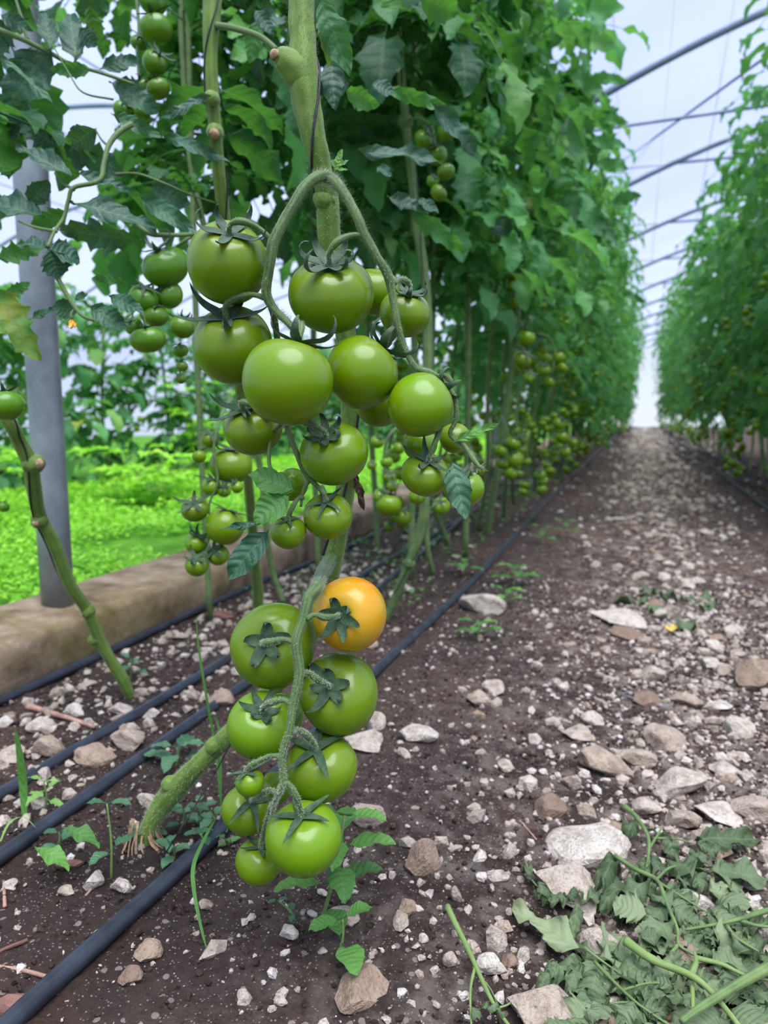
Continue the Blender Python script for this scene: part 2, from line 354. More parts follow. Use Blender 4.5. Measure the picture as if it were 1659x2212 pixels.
# ------------------------------------------------------------------ roof: film, hoops, ties, wires, posts
XC, ZC, RR, XP = 2.4, -3.63, 6.47, -1.16
def archz(x, c=XC): return ZC+math.sqrt(max(0, RR*RR-(x-c)**2))
CL = 2*XP-XC
def film(name, c, x0, x1, lift=.03):
    mb = MB(); xs_ = np.linspace(x0, x1, 40); ys_ = np.arange(-3, 25.2, .65)
    V, Q = grid(xs_, ys_, lambda x, y: archz(x, c)+lift-.02*abs(math.sin(y*PI/1.95)))
    mb.addnp(V, Q, np.zeros((len(V), 2)), np.zeros(len(V))); return tag(mb.build(name, FILM), kind='structure')
film('ceiling', XC, XP, 5.96); film('ceiling_left', CL, -8.28, XP)
def sheet(name, a, b, c, d, mat=FILM):
    mb = MB(); n = 12; V = []
    for i in range(n+1):
        for j in range(n+1):
            u, v = i/n, j/n; p = Vector(a)*(1-u)*(1-v)+Vector(b)*u*(1-v)+Vector(c)*u*v+Vector(d)*(1-u)*v
            V.append(p)
    Q = [(i*(n+1)+j, (i+1)*(n+1)+j, (i+1)*(n+1)+j+1, i*(n+1)+j+1) for i in range(n) for j in range(n)]
    mb.add([tuple(p) for p in V], Q); return tag(mb.build(name, mat), kind='structure')
sheet('wall_left', (-8.28, -3, 0), (-8.28, 25, 0), (-8.28, 25, 1.8), (-8.28, -3, 1.8))
sheet('wall_right', (5.96, -3, 0), (5.96, 25, 0), (5.96, 25, 1.8), (5.96, -3, 1.8))
names = ['nearest', 'second', 'third', 'fourth', 'fifth', 'sixth', 'seventh', 'eighth', 'ninth', 'tenth', 'eleventh', 'twelfth']
for n in range(11):
    Yh = 4.55+1.95*n; mb = MB()
    pts = [(x, Yh, archz(x)) for x in np.linspace(XP, 5.96, 26)]
    tube(mb, pts, .024, 12, 2); mb_o = mb.build('roof_hoop', PIPE)
    tag(mb_o, 'curved grey steel roof hoop above the path, %s one visible from the front' % names[n] if n < 6 else 'small far off curved steel roof hoop near the end of the path', 'greenhouse hoop', 'roof hoops over the path')
for n in range(8):
    Yh = 1.0+1.95*n; mb = MB()
    tube(mb, [(x, Yh, archz(x, CL)) for x in np.linspace(-8.2, XP, 26)], .02, 10, 2)
    tag(mb.build('roof_hoop', PIPE), 'grey roof hoop seen between leaves over the neighbouring bay on the left', 'greenhouse hoop', 'roof hoops of the left bay')
def rod(name, a, b, r, mat, label, cat, group=None, n=2):
    mb = MB(); a = Vector(a); b = Vector(b); tube(mb, [tuple(a.lerp(b, k/4)) for k in range(5)], r, 8, n)
    return tag(mb.build(name, mat), label, cat, group)
a = onY(1330, 275, 4.55); b = onY(1560, 242, 4.55); rod('tie_bar', a+(a-b)*3, b+(b-a)*6, .009, PIPE, 'thin horizontal steel tie bar hung below the nearest roof hoop', 'tie bar', 'roof tie bars')
for n in range(1, 9):
    Yh = 4.55+1.95*n
    rod('tie_bar', (XP, Yh, 2.43), (5.0, Yh, 2.42), .012, PIPE, ['', 'thin horizontal tie bar crossing the second roof hoop', 'thin horizontal tie bar crossing the third roof hoop'][n] if n < 3 else 'distant horizontal tie bar between far roof hoops', 'tie bar', 'roof tie bars')
a = onY(1335, 355, 6.5); b = onY(1610, 155, 4.55); rod('diagonal_brace', a+(a-b)*.1, b+(b-a)*.25, .008, PIPE, 'thin diagonal brace running between the first two roof hoops', 'brace')
for (x0, x1, yb, Y, lab) in [(1322, 1345, 420, 3.6, 'thin overhead string hanging beside the left foliage wall'), (1460, 1408, 560, 5.2, 'long thin overhead string in the middle of the pale sky gap'), (1592, 1500, 500, 4.4, 'thin overhead string close to the right foliage wall')]:
    rod('overhead_string', onY(x0, -30, Y), onY(x1, yb, Y+3.5), .0018, WIREM, lab, 'string', 'overhead strings')
for k, xx in enumerate((-2.4, -3.4, -4.7, -6.0)):
    rod('roof_wire', (xx, -2, archz(xx, CL)-.03), (xx, 24, archz(xx, CL)-.03), .006, WIREM, 'thin lengthwise wire under the film of the left bay', 'wire', 'lengthwise roof wires of the left bay')
for k, (px_, yy) in enumerate([(-2.4, 2.4), (-2.9, 3.0)]):
    rod('overhead_string', (px_, yy, archz(px_, CL)), (px_, yy, 1.0), .0018, WIREM, 'thin string hanging in the white gap %s' % ['right of the grey post', 'behind the upper left leaves'][k], 'string')
pb = G(108, 1310, .092)
for n, yy in enumerate([1.2, 6.1, 11, 16, 21]):
    t = empty('steel_post', (XP if n else pb.x, yy, .09)); 
    tag(t, 'thick grey steel post standing on the mossy concrete kerb at left' if n == 0 else 'distant steel roof post behind the left tomato row', 'post', None if n == 0 else 'distant roof posts')
    mb = MB(); tube(mb, [(t.location.x, yy, .085), (t.location.x, yy, .8), (t.location.x, yy, 1.85)], .033, 32, 4); mb.build('pole', STEEL, t)
    if n == 0:
        mb = MB(); tube(mb, [(t.location.x, yy, .083), (t.location.x, yy, .088)], .036, 32, 1); mb.build('collar', STEEL, t)
rod('slanting_pipe', (-1.25, 6.0, .35), (-.95, 6.6, 1.3), .02, simple('white_pipe', (190, 196, 206), (214, 220, 228), 5, .4), 'pale slanting pipe behind the stems beside a distant post', 'pipe')
# ------------------------------------------------------------------ hoses
def hose(xs_, label, r=.0092, mat=HOSE):
    t = empty('drip_hose', (xs_[0][0], xs_[0][1], 0)); tag(t, label, 'hose', 'black irrigation hoses')
    pts = [(x, y, max(gz(x, y), -.02)+r*.8) for x, y in xs_]
    mb = MB(); C_, R_ = tube(mb, pts, r, 20, 8); mb.build('pipe', mat, t)
    mb = MB()
    for k in range(4):
        yy = .62+.3*k; c = C_[np.argmin(abs(C_[:, 1]-yy))]; mb.add([(c[0]+dx*.0015, c[1]+dy*.0015, c[2]+r*1.003) for dx, dy in ((1, 0), (0, 1), (-1, 0), (0, -1))], [(0, 1, 2, 3)])
    mb.build('drip_hole', TWINE, t)
def xl(x, j=.006): return [(x+rnd.uniform(-j, j), y) for y in (.1, .4, .8, 1.3, 2, 3, 4.5)]
hose([(-.462, .15), (-.46, .42), (-.452, .72), (-.457, 1.28), (-.446, 2.1), (-.47, 4), (-.487, 6.4), (-.49, 12), (-.5, 22)], 'long black drip hose closest to the stony path, passing under the hanging truss')
hose([(-.656, .2), (-.656, .57), (-.657, 1.13), (-.673, 1.87), (-.72, 2.8), (-.766, 3.84), (-.76, 8), (-.75, 20)], 'black drip hose, second one out from the path, crossing by the leaning stem base')
hose([(-.762, .2), (-.761, .67), (-.759, 1.23), (-.768, 2.07), (-.76, 3.4), (-.78, 8), (-.78, 20)], 'black drip hose, third from the path, between two bands of pale rubble')
hose([(-1.022, .3), (-1.02, .92), (-1.023, 1.79), (-.997, 2.6), (-1.0, 6), (-1.0, 20)], 'black drip hose lying along the foot of the concrete kerb')
hose([(.612, 1.5), (.613, 4.04), (.607, 7.02), (.6, 11), (.6, 20)], 'black drip hose along the right side of the path')
# ------------------------------------------------------------------ rocks
def rock(seed, sub=3, planes=12, nz=.05, flat=1.0):
    import bmesh
    bm = bmesh.new(); bmesh.ops.create_icosphere(bm, subdivisions=sub, radius=1.0)
    V = np.array([v.co[:] for v in bm.verts]); Q = np.array([[v.index for v in f.verts] for f in bm.faces]); bm.free()
    rs = np.random.RandomState(seed)
    for k in range(planes):
        n = rs.randn(3); n /= np.linalg.norm(n); h = rs.uniform(.5, .82); d = V@n
        ex = np.maximum(d-h, 0); V = V-np.outer(ex, n)
    for i in range(len(V)):
        nn = noise.noise(Vector(V[i]*2.2+seed)); V[i] *= 1+nz*2*nn+nz*.7*noise.noise(Vector(V[i]*7+seed))
    V /= np.abs(V).max(0); V[:, 2] *= flat
    return V, Q
def rock_mesh(seed, mat, sub=3, **k):
    mb = MB(); V, Q = rock(seed, sub, **k); mb.addnp(V, Q, np.zeros((len(V), 2)), np.full(len(V), (seed*.37) % 1)); return mb.mesh('stone', mat, smooth=False)
RV = [rock_mesh(100+i, ROCK, 3) for i in range(10)]; RT = [rock_mesh(150+i, ROCKT, 3) for i in range(3)]
HERO = [  # px centre, width, height, tan?, label
 (1305, 1608, 118, 60, 0, 'smooth whitish stone with grey edges lying alone mid path'), (1272, 1783, 170, 80, 0, 'broad pale limestone slab above the round chunk on the path'),
 (1230, 1880, 132, 105, 0, 'chunky layered pale rock just left of the wilted leaf pile'), (1185, 1712, 76, 58, 1, 'squarish tan brown stone up left of the broad slab'),
 (905, 1583, 78, 42, 0, 'boxy pale stone alone on dark soil right of the truss'), (912, 1840, 85, 110, 1, 'tall half buried tan rock right of the lowest tomatoes'),
 (1043, 1302, 92, 56, 0, 'large creamy stone right beside the hose at mid distance'), (1033, 1500, 60, 44, 0, 'cream stone in the soil below the larger hose side stone'),
 (1066, 1476, 48, 30, 0, 'small flat cream stone just right of another cream stone'), (812, 1558, 44, 44, 0, 'round white stone touching the lower truss on its right'),
 (790, 1602, 88, 44, 0, 'flat pale stone peeking out behind the lower truss'), (1630, 1440, 110, 90, 1, 'pinkish brown boulder at the right picture edge'),
 (1300, 2008, 92, 86, 0, 'oblong pale rock with brown crust inside the leaf pile'), (1180, 2150, 150, 120, 0, 'large crusty rock partly covered by wilted leaves at bottom'),
 (1330, 2160, 120, 90, 1, 'brown rock under the wilted leaves near the bottom edge'), (778, 2118, 122, 66, 1, 'wedge shaped tan rock half sunk in soil below the seedling'),
 (203, 1896, 48, 42, 0, 'knobbly white stone left of its twin near the seedling stem'), (263, 1906, 46, 42, 0, 'knobbly white stone right of the seedling stem base'),
 (144, 1917, 36, 22, 0, 'small flat white stone left of the knobbly pair'), (315, 2045, 68, 56, 1, 'rounded tan stone lying right of the nearest black hose'),
 (277, 2102, 60, 48, 1, 'speckled grey stone just below the rounded tan stone'), (624, 2015, 40, 44, 0, 'egg shaped pale stone on bare soil below the truss'),
 (445, 1944, 28, 28, 0, 'little cream stone beside the drooping grass blade'), (526, 2151, 32, 36, 0, 'upright little cream stone at the bottom centre left'), (607, 2159, 30, 30, 0, 'rounded little stone near bottom centre'),
 (278, 1600, 74, 54, 0, 'flat topped grey white stone between the second and third hoses'), (209, 1630, 90, 44, 1, 'flat tan slab wedged against the third hose'),
 (108, 1614, 72, 70, 0, 'jagged leaning pale rock left of the flat tan slab'), (317, 1721, 42, 40, 0, 'white angular stone left of the leaning stem base'), (163, 1540, 42, 38, 0, 'white angular stone above the reddish root'),
 (266, 1535, 62, 34, 0, 'grey pale stone at the foot of the left leaning stem'), (87, 1562, 70, 44, 0, 'flat pale stone beneath the reddish root'), (797, 1755, 72, 60, 0, 'bright white jagged stone right of the big bottom tomato'),
 (22, 1904, 36, 25, 0, 'low white stone at the left picture edge'), (70, 2154, 25, 22, 0, 'small pale stone at the lower left beside the hose end'), (472, 1512, 64, 56, 1, 'mossy grey stone between hoses left of the truss'),
 (25, 1628, 64, 50, 0, 'pale flat rock at the left edge between hoses'), (1073, 1870, 50, 26, 0, 'oval white stone left of the chunky layered rock'), (1062, 2062, 62, 48, 0, 'white and grey knobbly stone beside a tan one near bottom'),
 (1098, 2050, 44, 42, 1, 'little tan stone touching the white grey knobbly one'), (975, 2062, 36, 40, 0, 'pale pointed stone right beside the cut green stalk top'), (985, 1922, 24, 46, 0, 'upright narrow cream stone on the slope right of the tall rock'),
 (1250, 1560, 62, 40, 0, 'pale blunt stone above the smooth whitish stone'), (1340, 1312, 120, 34, 0, 'long pale flat stone by the scattered leaf scraps'), (1350, 1345, 90, 30, 1, 'dark cracked flat stone under the leaf scraps'),
 (1405, 1425, 62, 44, 0, 'pale rounded stone below the yellow leaf'), (1400, 1475, 80, 34, 1, 'brown flat stone with a wire loop beside it'), (1440, 1565, 92, 44, 0, 'long cream stone amid the rubble band right of centre'),
 (1375, 1600, 78, 40, 0, 'cream stone touching the smooth whitish one on its right'), (1465, 1652, 120, 54, 0, 'wide white cracked stone in the rubble band'), (1562, 1622, 70, 36, 0, 'white block in rubble near the right side'),
 (1475, 1720, 74, 60, 0, 'pale tilted stone above the wilted stems'), (1560, 1712, 92, 40, 0, 'flat long stone in the rubble right of the tilted one'), (1625, 1705, 90, 50, 0, 'cream cobble at the right edge above dark leaves'),
 (1335, 1745, 62, 34, 1, 'orange stained stone at the top of the broad slab'), (1236, 1660, 38, 36, 0, 'lone round stone between slab and whitish stone'), (1540, 1790, 80, 40, 1, 'reddish flat cobble above the dark wilted leaf'), (1400, 1700, 60, 40, 0, 'white cobble between slab and rubble band')]
occ = []
def put_stone(px, py, w_, h_, tan, label, group=None, sink=.25, sd=None):
    if tan: sink = .38
    g = G(px, py+h_*.25); g.z = gz(g.x, g.y); d = proj(g)[2]; sx_ = w_*d/F/2; hh = h_*d/F/2
    sd = rnd.randrange(999) if sd is None else sd
    me = (RT if tan else RV)[sd % (3 if tan else 10)]
    o = inst('stone', me, None, (g.x, g.y, g.z+hh*(1-2*sink)*.9), (Matrix.Rotation(YAW, 3, 'Z')@Matrix.Rotation(rnd.uniform(-.25, .25), 3, 'Y')).to_quaternion(), (sx_*1.08, sx_*rnd.uniform(.8, 1.1), hh*.98))
    tag(o, label, 'stone', group); occ.append((g.x, g.y, sx_)); return o
for h_ in HERO: put_stone(*h_)
def free(x, y, r):
    return all((x-a)**2+(y-b)**2 > (r+c)**2*.8 for a, b, c in occ)
cnt = 0; tries = 0
while cnt < 225 and tries < 8000:
    tries += 1
    zone = rnd.random()
    if zone < .62: x = rnd.gauss(.11, .19); y = .6+5.4*rnd.random()**1.3; s = rnd.uniform(.009, .026)*(1.25 if abs(x-.1) < .18 else .8); lab = ('pale limestone rubble piece in the stony strip of the path', 'rubble stones in the path')
    elif zone < .92: x = rnd.uniform(-1.0, -.48); y = rnd.uniform(.8, 2.6); s = rnd.uniform(.007, .02); lab = ('pale rubble stone on the bed between the black hoses', 'rubble stones on the left bed')
    else: x = rnd.uniform(-.4, .0); y = rnd.uniform(.5, 1.6); s = rnd.uniform(.004, .009); lab = ('small pale stone on the dark soil slope beside the path', 'small stones on the slope')
    if not free(x, y, s): continue
    if abs(x+.457) < .014+s or abs(x+.657) < .012+s or abs(x+.761) < .012+s or abs(x+1.02) < .015+s: continue
    p = proj((x, y, 0))
    if not (-20 < p[0] < 1680 and p[1] < 2230): continue
    me = rnd.choice(RV if rnd.random() < .8 else RT)
    o = inst('stone', me, None, (x, y, gz(x, y)+s*.25), Matrix.Rotation(rnd.uniform(0, 6.28), 3, 'Z').to_quaternion(), (s, s*rnd.uniform(.6, .95), s*rnd.uniform(.4, .65)))
    tag(o, lab[0], 'stone', lab[1]); occ.append((x, y, s)); cnt += 1
def scatter(N, mat, name, label, smin, smax, seed, pw=2.0, xr=(-1.02, 1.1), sunk=.2, band=.5):
    rs = np.random.RandomState(seed)
    ico = np.array([(0, -1, 1.618), (0, 1, 1.618), (0, -1, -1.618), (0, 1, -1.618), (1, 1.618, 0), (-1, 1.618, 0), (1, -1.618, 0), (-1, -1.618, 0), (1.618, 0, 1), (-1.618, 0, 1), (1.618, 0, -1), (-1.618, 0, -1)])/1.9
    T = np.array([(0, 8, 1), (0, 1, 9), (1, 8, 4), (1, 4, 5), (1, 5, 9), (0, 9, 7), (0, 7, 6), (0, 6, 8), (8, 6, 10), (8, 10, 4), (9, 5, 11), (9, 11, 7), (2, 3, 11), (2, 11, 7), (2, 7, 6), (2, 6, 10), (2, 10, 3), (3, 10, 4), (3, 4, 5), (3, 5, 11)])
    mb = MB(); Vs = []; Ts = []; va = []
    k = 0
    while k < N:
        if rs.rand() < band: x = rs.normal(.15, .17)
        else: x = rs.uniform(*xr)
        u = rs.rand(); y = .33+1.9*u**1.4 if rs.rand() < .6 else .5*40**u
        s = smin+(smax-smin)*rs.rand()**pw
        if abs(x+.457) < .012 or abs(x+.657) < .01: continue
        A = Matrix.Rotation(rs.rand()*6.28, 3, 'Z')@Matrix.Rotation(rs.rand()*3, 3, 'X'); A = np.array(A)
        v = (ico*(1+.28*rs.randn(12, 1)*.8)*np.array([1, .6+.4*rs.rand(), .5+.4*rs.rand()]))@A.T*s*max(1, y/2.0)
        Vs.append(v+np.array([x, y, gz(x, y)+s*(.5-sunk)])); Ts.append(T+12*k); va.append(np.full(12, rs.rand())); k += 1
    V = np.concatenate(Vs); mb.addnp(V, np.concatenate(Ts), np.zeros((len(V), 2)), np.concatenate(va))
    return tag(mb.build(name, mat, smooth=False), label, 'pebbles' if 'peb' in name else 'soil', kind='stuff')
scatter(19000, PEB, 'pebbles', 'tiny white limestone pebbles strewn over the dark soil', .0008, .0065, 5, 3.4)
scatter(24000, CLOD, 'soil_crumbs', 'dark crumbly soil clods covering the ground', .001, .0042, 6, 1.8, sunk=.15, band=.15)
scatter(2300, ROCK, 'gravel_rubble', 'loose angular limestone gravel covering the trodden middle of the path', .003, .015, 8, 2.6, sunk=.3, band=1.01)
scatter(900, ROCK, 'bed_gravel', 'loose pale gravel between the hoses and the concrete kerb', .003, .015, 9, 2.0, xr=(-1.0, -.68), sunk=.3, band=0)
# ------------------------------------------------------------------ leaves
def leaflet(mb, base, d, nrm, L, Wd, seed, n=22, cols=4, lobe=.35, droop=.6, fold=.35, wave=.06, var=None, wilt=0.0, teeth=5.0):
    rs = np.random.RandomState(seed & 0x7fffffff)
    d = np.asarray(d, float); d = d/np.linalg.norm(d); nrm = np.asarray(nrm, float); nrm = nrm-d*nrm.dot(d); nrm /= np.linalg.norm(nrm)+1e-9
    sd = np.cross(d, nrm)
    t = np.linspace(0, 1, n)
    wprof = np.clip(np.sin(PI*np.clip(t-.06, 0, 1)**.72/.957**.72), 0, 1)**.85
    us = np.linspace(-1, 1, cols+1)
    ph = -droop*t**1.3+wilt*.5*np.sin(t*7+rs.rand()*6)
    dl = L/(n-1); cx = np.concatenate([[0], np.cumsum(np.cos(ph)*dl)[:-1]]); cz = np.concatenate([[0], np.cumsum(np.sin(ph)*dl)[:-1]])
    V = np.zeros((n, cols+1, 3)); p1, p2 = rs.rand(2)*6.28; lb = lobe*(.8+.4*rs.rand()); kk = teeth
    for s_, sg in ((0, -1), (1, 1)):
        pass
    for j, u in enumerate(us):
        au = abs(u); sg = 1 if u >= 0 else -1
        phs = .18*(sg > 0)
        saw = np.mod(t*kk+phs, 1.0); notch = (saw**1.6)
        saw2 = np.mod(t*kk*3.1+phs, 1.0)
        edge = 1-lb*(1-notch)*(.35+.65*np.sin(PI*np.clip(t*1.05, 0, 1)))-.10*(1-saw2)
        e_ = (1-au**3)+au**3*edge if au < .99 else edge
        wloc = Wd/2*np.maximum(wprof*e_, .012)*u
        adv = au*au*Wd*.12*wprof
        zz = fold*np.abs(wloc)*(.8+.3*math.sin(p1)) + wave*L*np.sin(t*11+p1+sg*1.1)*au**1.5 + .02*L*np.sin(t*23+p2)*au
        zz = zz + wilt*L*.16*np.sin(t*13+p2+u*2.6)*au - wilt*.9*np.abs(wloc)*au*.5
        V[:, j] = (np.outer(cx+adv, d)+np.outer(cz, nrm)+np.outer(wloc, sd)+np.outer(zz, nrm))+base
    m = cols+1
    i, j = np.meshgrid(np.arange(n-1), np.arange(cols), indexing='ij')
    Q = np.stack([i*m+j, i*m+j+1, (i+1)*m+j+1, (i+1)*m+j], -1).reshape(-1, 4)
    uv = np.stack([np.tile(us, n), np.repeat(t, m)], 1)
    vv = rs.rand() if var is None else var
    mb.addnp(V.reshape(-1, 3), Q, uv, np.full(n*m, vv))
    return V[-1, cols//2]
def compound(mb, pts, size, seed, n=18, cols=4, pairs=3, r0=.0022, nrm=(0, 0, 1), var=None, lobe=.38, droop=.6, wilt=0.0, small=True, stem_var=0.0, spread=1.0):
    """compound tomato leaf: rachis through pts, leaflet pairs and an end leaflet"""
    rs = np.random.RandomState(seed & 0x7fffffff)
    C_, R_ = tube(mb, pts, [r0*(1-.6*k/(len(pts)-1)) for k in range(len(pts))], 5 if n < 14 else 7, 3, caps=False, var=.35 if var is None else var)
    T = np.gradient(C_, axis=0); T /= np.linalg.norm(T, axis=1)[:, None]; m = len(C_); nrm = np.asarray(nrm, float)
    v0 = rs.rand() if var is None else var
    def vr(): return float(np.clip(v0+.12*rs.randn(), 0, 1))
    for k in range(pairs):
        f = .38+.55*k/pairs; i = int(f*(m-1)); t = T[i]; sd = np.cross(t, nrm); sd /= np.linalg.norm(sd)+1e-9; up = np.cross(sd, t)
        for s_ in (-1, 1):
            d = t*rs.uniform(.25, .7)+sd*s_*spread+up*rs.uniform(-.35, .1)
            L = size*rs.uniform(.55, .8)*(1.0-.12*k/pairs)
            leaflet(mb, C_[i], d, up+sd*s_*rs.uniform(-.3, .3), L, L*rs.uniform(.62, .8), rs.randint(1 << 30), n, cols, lobe, droop*rs.uniform(.6, 1.4), wilt=wilt, var=vr(), teeth=rs.uniform(3.5, 5.5))
        if small:
            i2 = min(m-1, int((f+.09)*(m-1)))
            for s_ in (-1, 1):
                if rs.rand() < .6:
                    L = size*rs.uniform(.16, .26); leaflet(mb, C_[i2], sd*s_+t*.2, up, L, L*.7, rs.randint(1 << 30), max(6, n//2), 2, .2, .3, wilt=wilt, var=vr())
    t = T[-1]; sd = np.cross(t, nrm); up = np.cross(sd, t)
    leaflet(mb, C_[-1], t, up, size*rs.uniform(.85, 1.05), size*rs.uniform(.6, .75), rs.randint(1 << 30), n, cols, lobe, droop, wilt=wilt, var=vr(), teeth=5)
def rand_leaf_pts(p, az, el, L, rs, droop=.9):
    """a drooping rachis starting at p"""
    pts = [p]; a = el; q = np.array(p, float)
    for k in range(4):
        q = q+np.array([math.cos(az)*math.cos(a), math.sin(az)*math.cos(a), math.sin(a)])*L/4; a -= droop/4+rs.uniform(-.1, .15); pts.append(q.copy())
    return pts
# ------------------------------------------------------------------ tomato fruit
def tomato_mesh(seed, mat, nt=36, np_=56, squash=.88, ribs=.03):
    rs = np.random.RandomState(seed); th = np.linspace(0, PI, nt); ph = np.arange(np_)*2*PI/np_; k = rs.randint(5, 8); a = rs.rand()*6.28
    TH, PH = np.meshgrid(th, ph, indexing='ij')
    sh = np.exp(-((TH-.25)/.75)**2)
    rad = np.sin(TH)**.93*(1+ribs*np.cos(k*PH+a)*sh+ribs*.8*np.cos(2*PH+a*2)*np.exp(-((TH-1.2)/1.0)**2)+.012*np.cos(3*PH+a*3))
    Z = np.cos(TH)*squash*(1-.05*np.cos(TH))-.17*np.exp(-(TH/.34)**2)*(1-.0*TH)+ribs*.5*np.cos(k*PH+a+PI)*np.exp(-((TH-.45)/.3)**2)*.5
    Z += .03*np.exp(-((PI-TH)/.25)**2)
    V = np.stack([rad*np.cos(PH), rad*np.sin(PH), Z], -1).reshape(-1, 3)
    i, j = np.meshgrid(np.arange(nt-1), np.arange(np_), indexing='ij'); j2 = (j+1) % np_
    Q = np.stack([i*np_+j, (i+1)*np_+j, (i+1)*np_+j2, i*np_+j2], -1).reshape(-1, 4)
    uv = np.stack([PH.reshape(-1)/(2*PI), TH.reshape(-1)/PI], 1)
    mb = MB(); mb.addnp(V, Q, uv, (.5+.5*np.cos(TH)).reshape(-1)); return mb.mesh('tomato', mat)
TV = [tomato_mesh(i, TOM, squash=.85+.03*(i % 4), ribs=.015+.012*(i % 3)) for i in range(8)]
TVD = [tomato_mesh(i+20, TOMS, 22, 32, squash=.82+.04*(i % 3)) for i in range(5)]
TVO = tomato_mesh(50, TOMO, squash=.9, ribs=.008)
def calyx_mesh(seed, curl=1.0, length=1.0, n=12, sep=None, wid=.17):
    rs = np.random.RandomState(seed); mb = MB(); k = sep or rs.choice([5, 6, 6]); a0 = rs.rand()*6.28
    z0 = .70
    for s_ in range(k):
        a = a0+s_*2*PI/k+rs.uniform(-.2, .2); L = length*rs.uniform(.75, 1.2); cu = curl*rs.uniform(.5, 1.5)
        r = .03; z = z0; ang = .45; V = []; uv = []
        out = np.array([math.cos(a), math.sin(a), 0]); sd = np.array([-math.sin(a), math.cos(a), 0]); tw = rs.uniform(-.35, .35)
        for i in range(n):
            t = i/(n-1)
            hw = wid*(.55+.45*math.sin(min(1, t*2.2)*PI/2))*(1-t)**.75+.004
            ang_t = .35 -.75*t + cu*2.3*max(0, t-.28)**1.3
            nn = -out*math.sin(ang_t)+np.array([0, 0, 1])*math.cos(ang_t)
            c = out*r+np.array([0, 0, z])+sd*tw*t*t*.5
            for u in (-1, -.5, 0, .5, 1): V.append(c+sd*u*hw+nn*(.28*abs(u)*hw+.01)); uv.append((u, t))
            r += math.cos(ang_t)*L/(n-1); z += math.sin(ang_t)*L/(n-1)
        Q = [(i*5+j, i*5+j+1, (i+1)*5+j+1, (i+1)*5+j) for i in range(n-1) for j in range(4)]
        V = np.array(V); mb.add(V, Q, uv)
        nn_ = np.array([0, 0, -.012]); mb.add(V+nn_, [q[::-1] for q in Q], uv)
    tube(mb, [(0, 0, z0-.06), (0, 0, z0+.0), (0, 0, z0+.06), (0, 0, z0+.09)], [.14, .16, .10, .07], 10, 2)
    return mb.mesh('calyx', CALYX)
CV = [calyx_mesh(i, curl=[1.7, 2.0, 1.3, 2.3][i % 4], length=[1.2, 1.25, 1.2, 1.1][i % 4]) for i in range(8)]
CVB = [calyx_mesh(40+i, curl=1.9, length=.82, wid=.19) for i in range(3)]
CVL = [calyx_mesh(60+i, curl=.25, length=1.15, sep=5) for i in range(3)]
def basis(axis, spin):
    z = Vector(axis).normalized(); q = Vector((0, 0, 1)).rotation_difference(z); return q @ Matrix.Rotation(spin, 3, 'Z').to_quaternion()
def put_tomato(c, r, axis, label, group=None, me=None, cal=None, seed=0, node=None, ped_r=.0019, zs=1.0, calyx=True, csc=1.0, hair=True):
    rs = random.Random(seed*13+5); q = basis(axis, rs.uniform(0, 6.28))
    o = inst('tomato', me or TV[seed % 8], None, c, q, (r, r, r*zs)); tag(o, label, 'tomato', group)
    if calyx:
        cc = inst('calyx', cal or CV[seed % 8], o, (0, 0, (1-csc)*.75), Matrix.Rotation(rs.uniform(0, 6), 3, 'Z').to_quaternion(), csc)
        if node is not None:
            ax = Vector(axis).normalized(); a = Vector(c)+ax*r*.72; b = a+ax*r*.30; nd = Vector(node)
            k = a+ax*r*.42+(nd-a)*.25; k2 = nd.lerp(k, .45)+Vector((0, 0, .003))
            mb = MB(); tube(mb, [tuple(a), tuple(b), tuple(k), tuple(k2), tuple(nd)], [ped_r*1.1, ped_r*.95, ped_r*1.45, ped_r, ped_r*1.25], 9, 5, hairs=9000 if hair else 0, hair_len=.0013)
            mb.build('pedicel', STALK, cc)
    return o
def axis_of(cx, cy, r, kx, ky, back=False):
    ox, oy = (kx-cx)/r, (ky-cy)/r; n = math.hypot(ox, oy)
    if n > .98: ox *= .98/n; oy *= .98/n; n = .98
    s = math.sqrt(1-n*n)*(-1 if back else 1)
    return RGT*ox-UP*oy-ray(cx, cy).normalized()*s
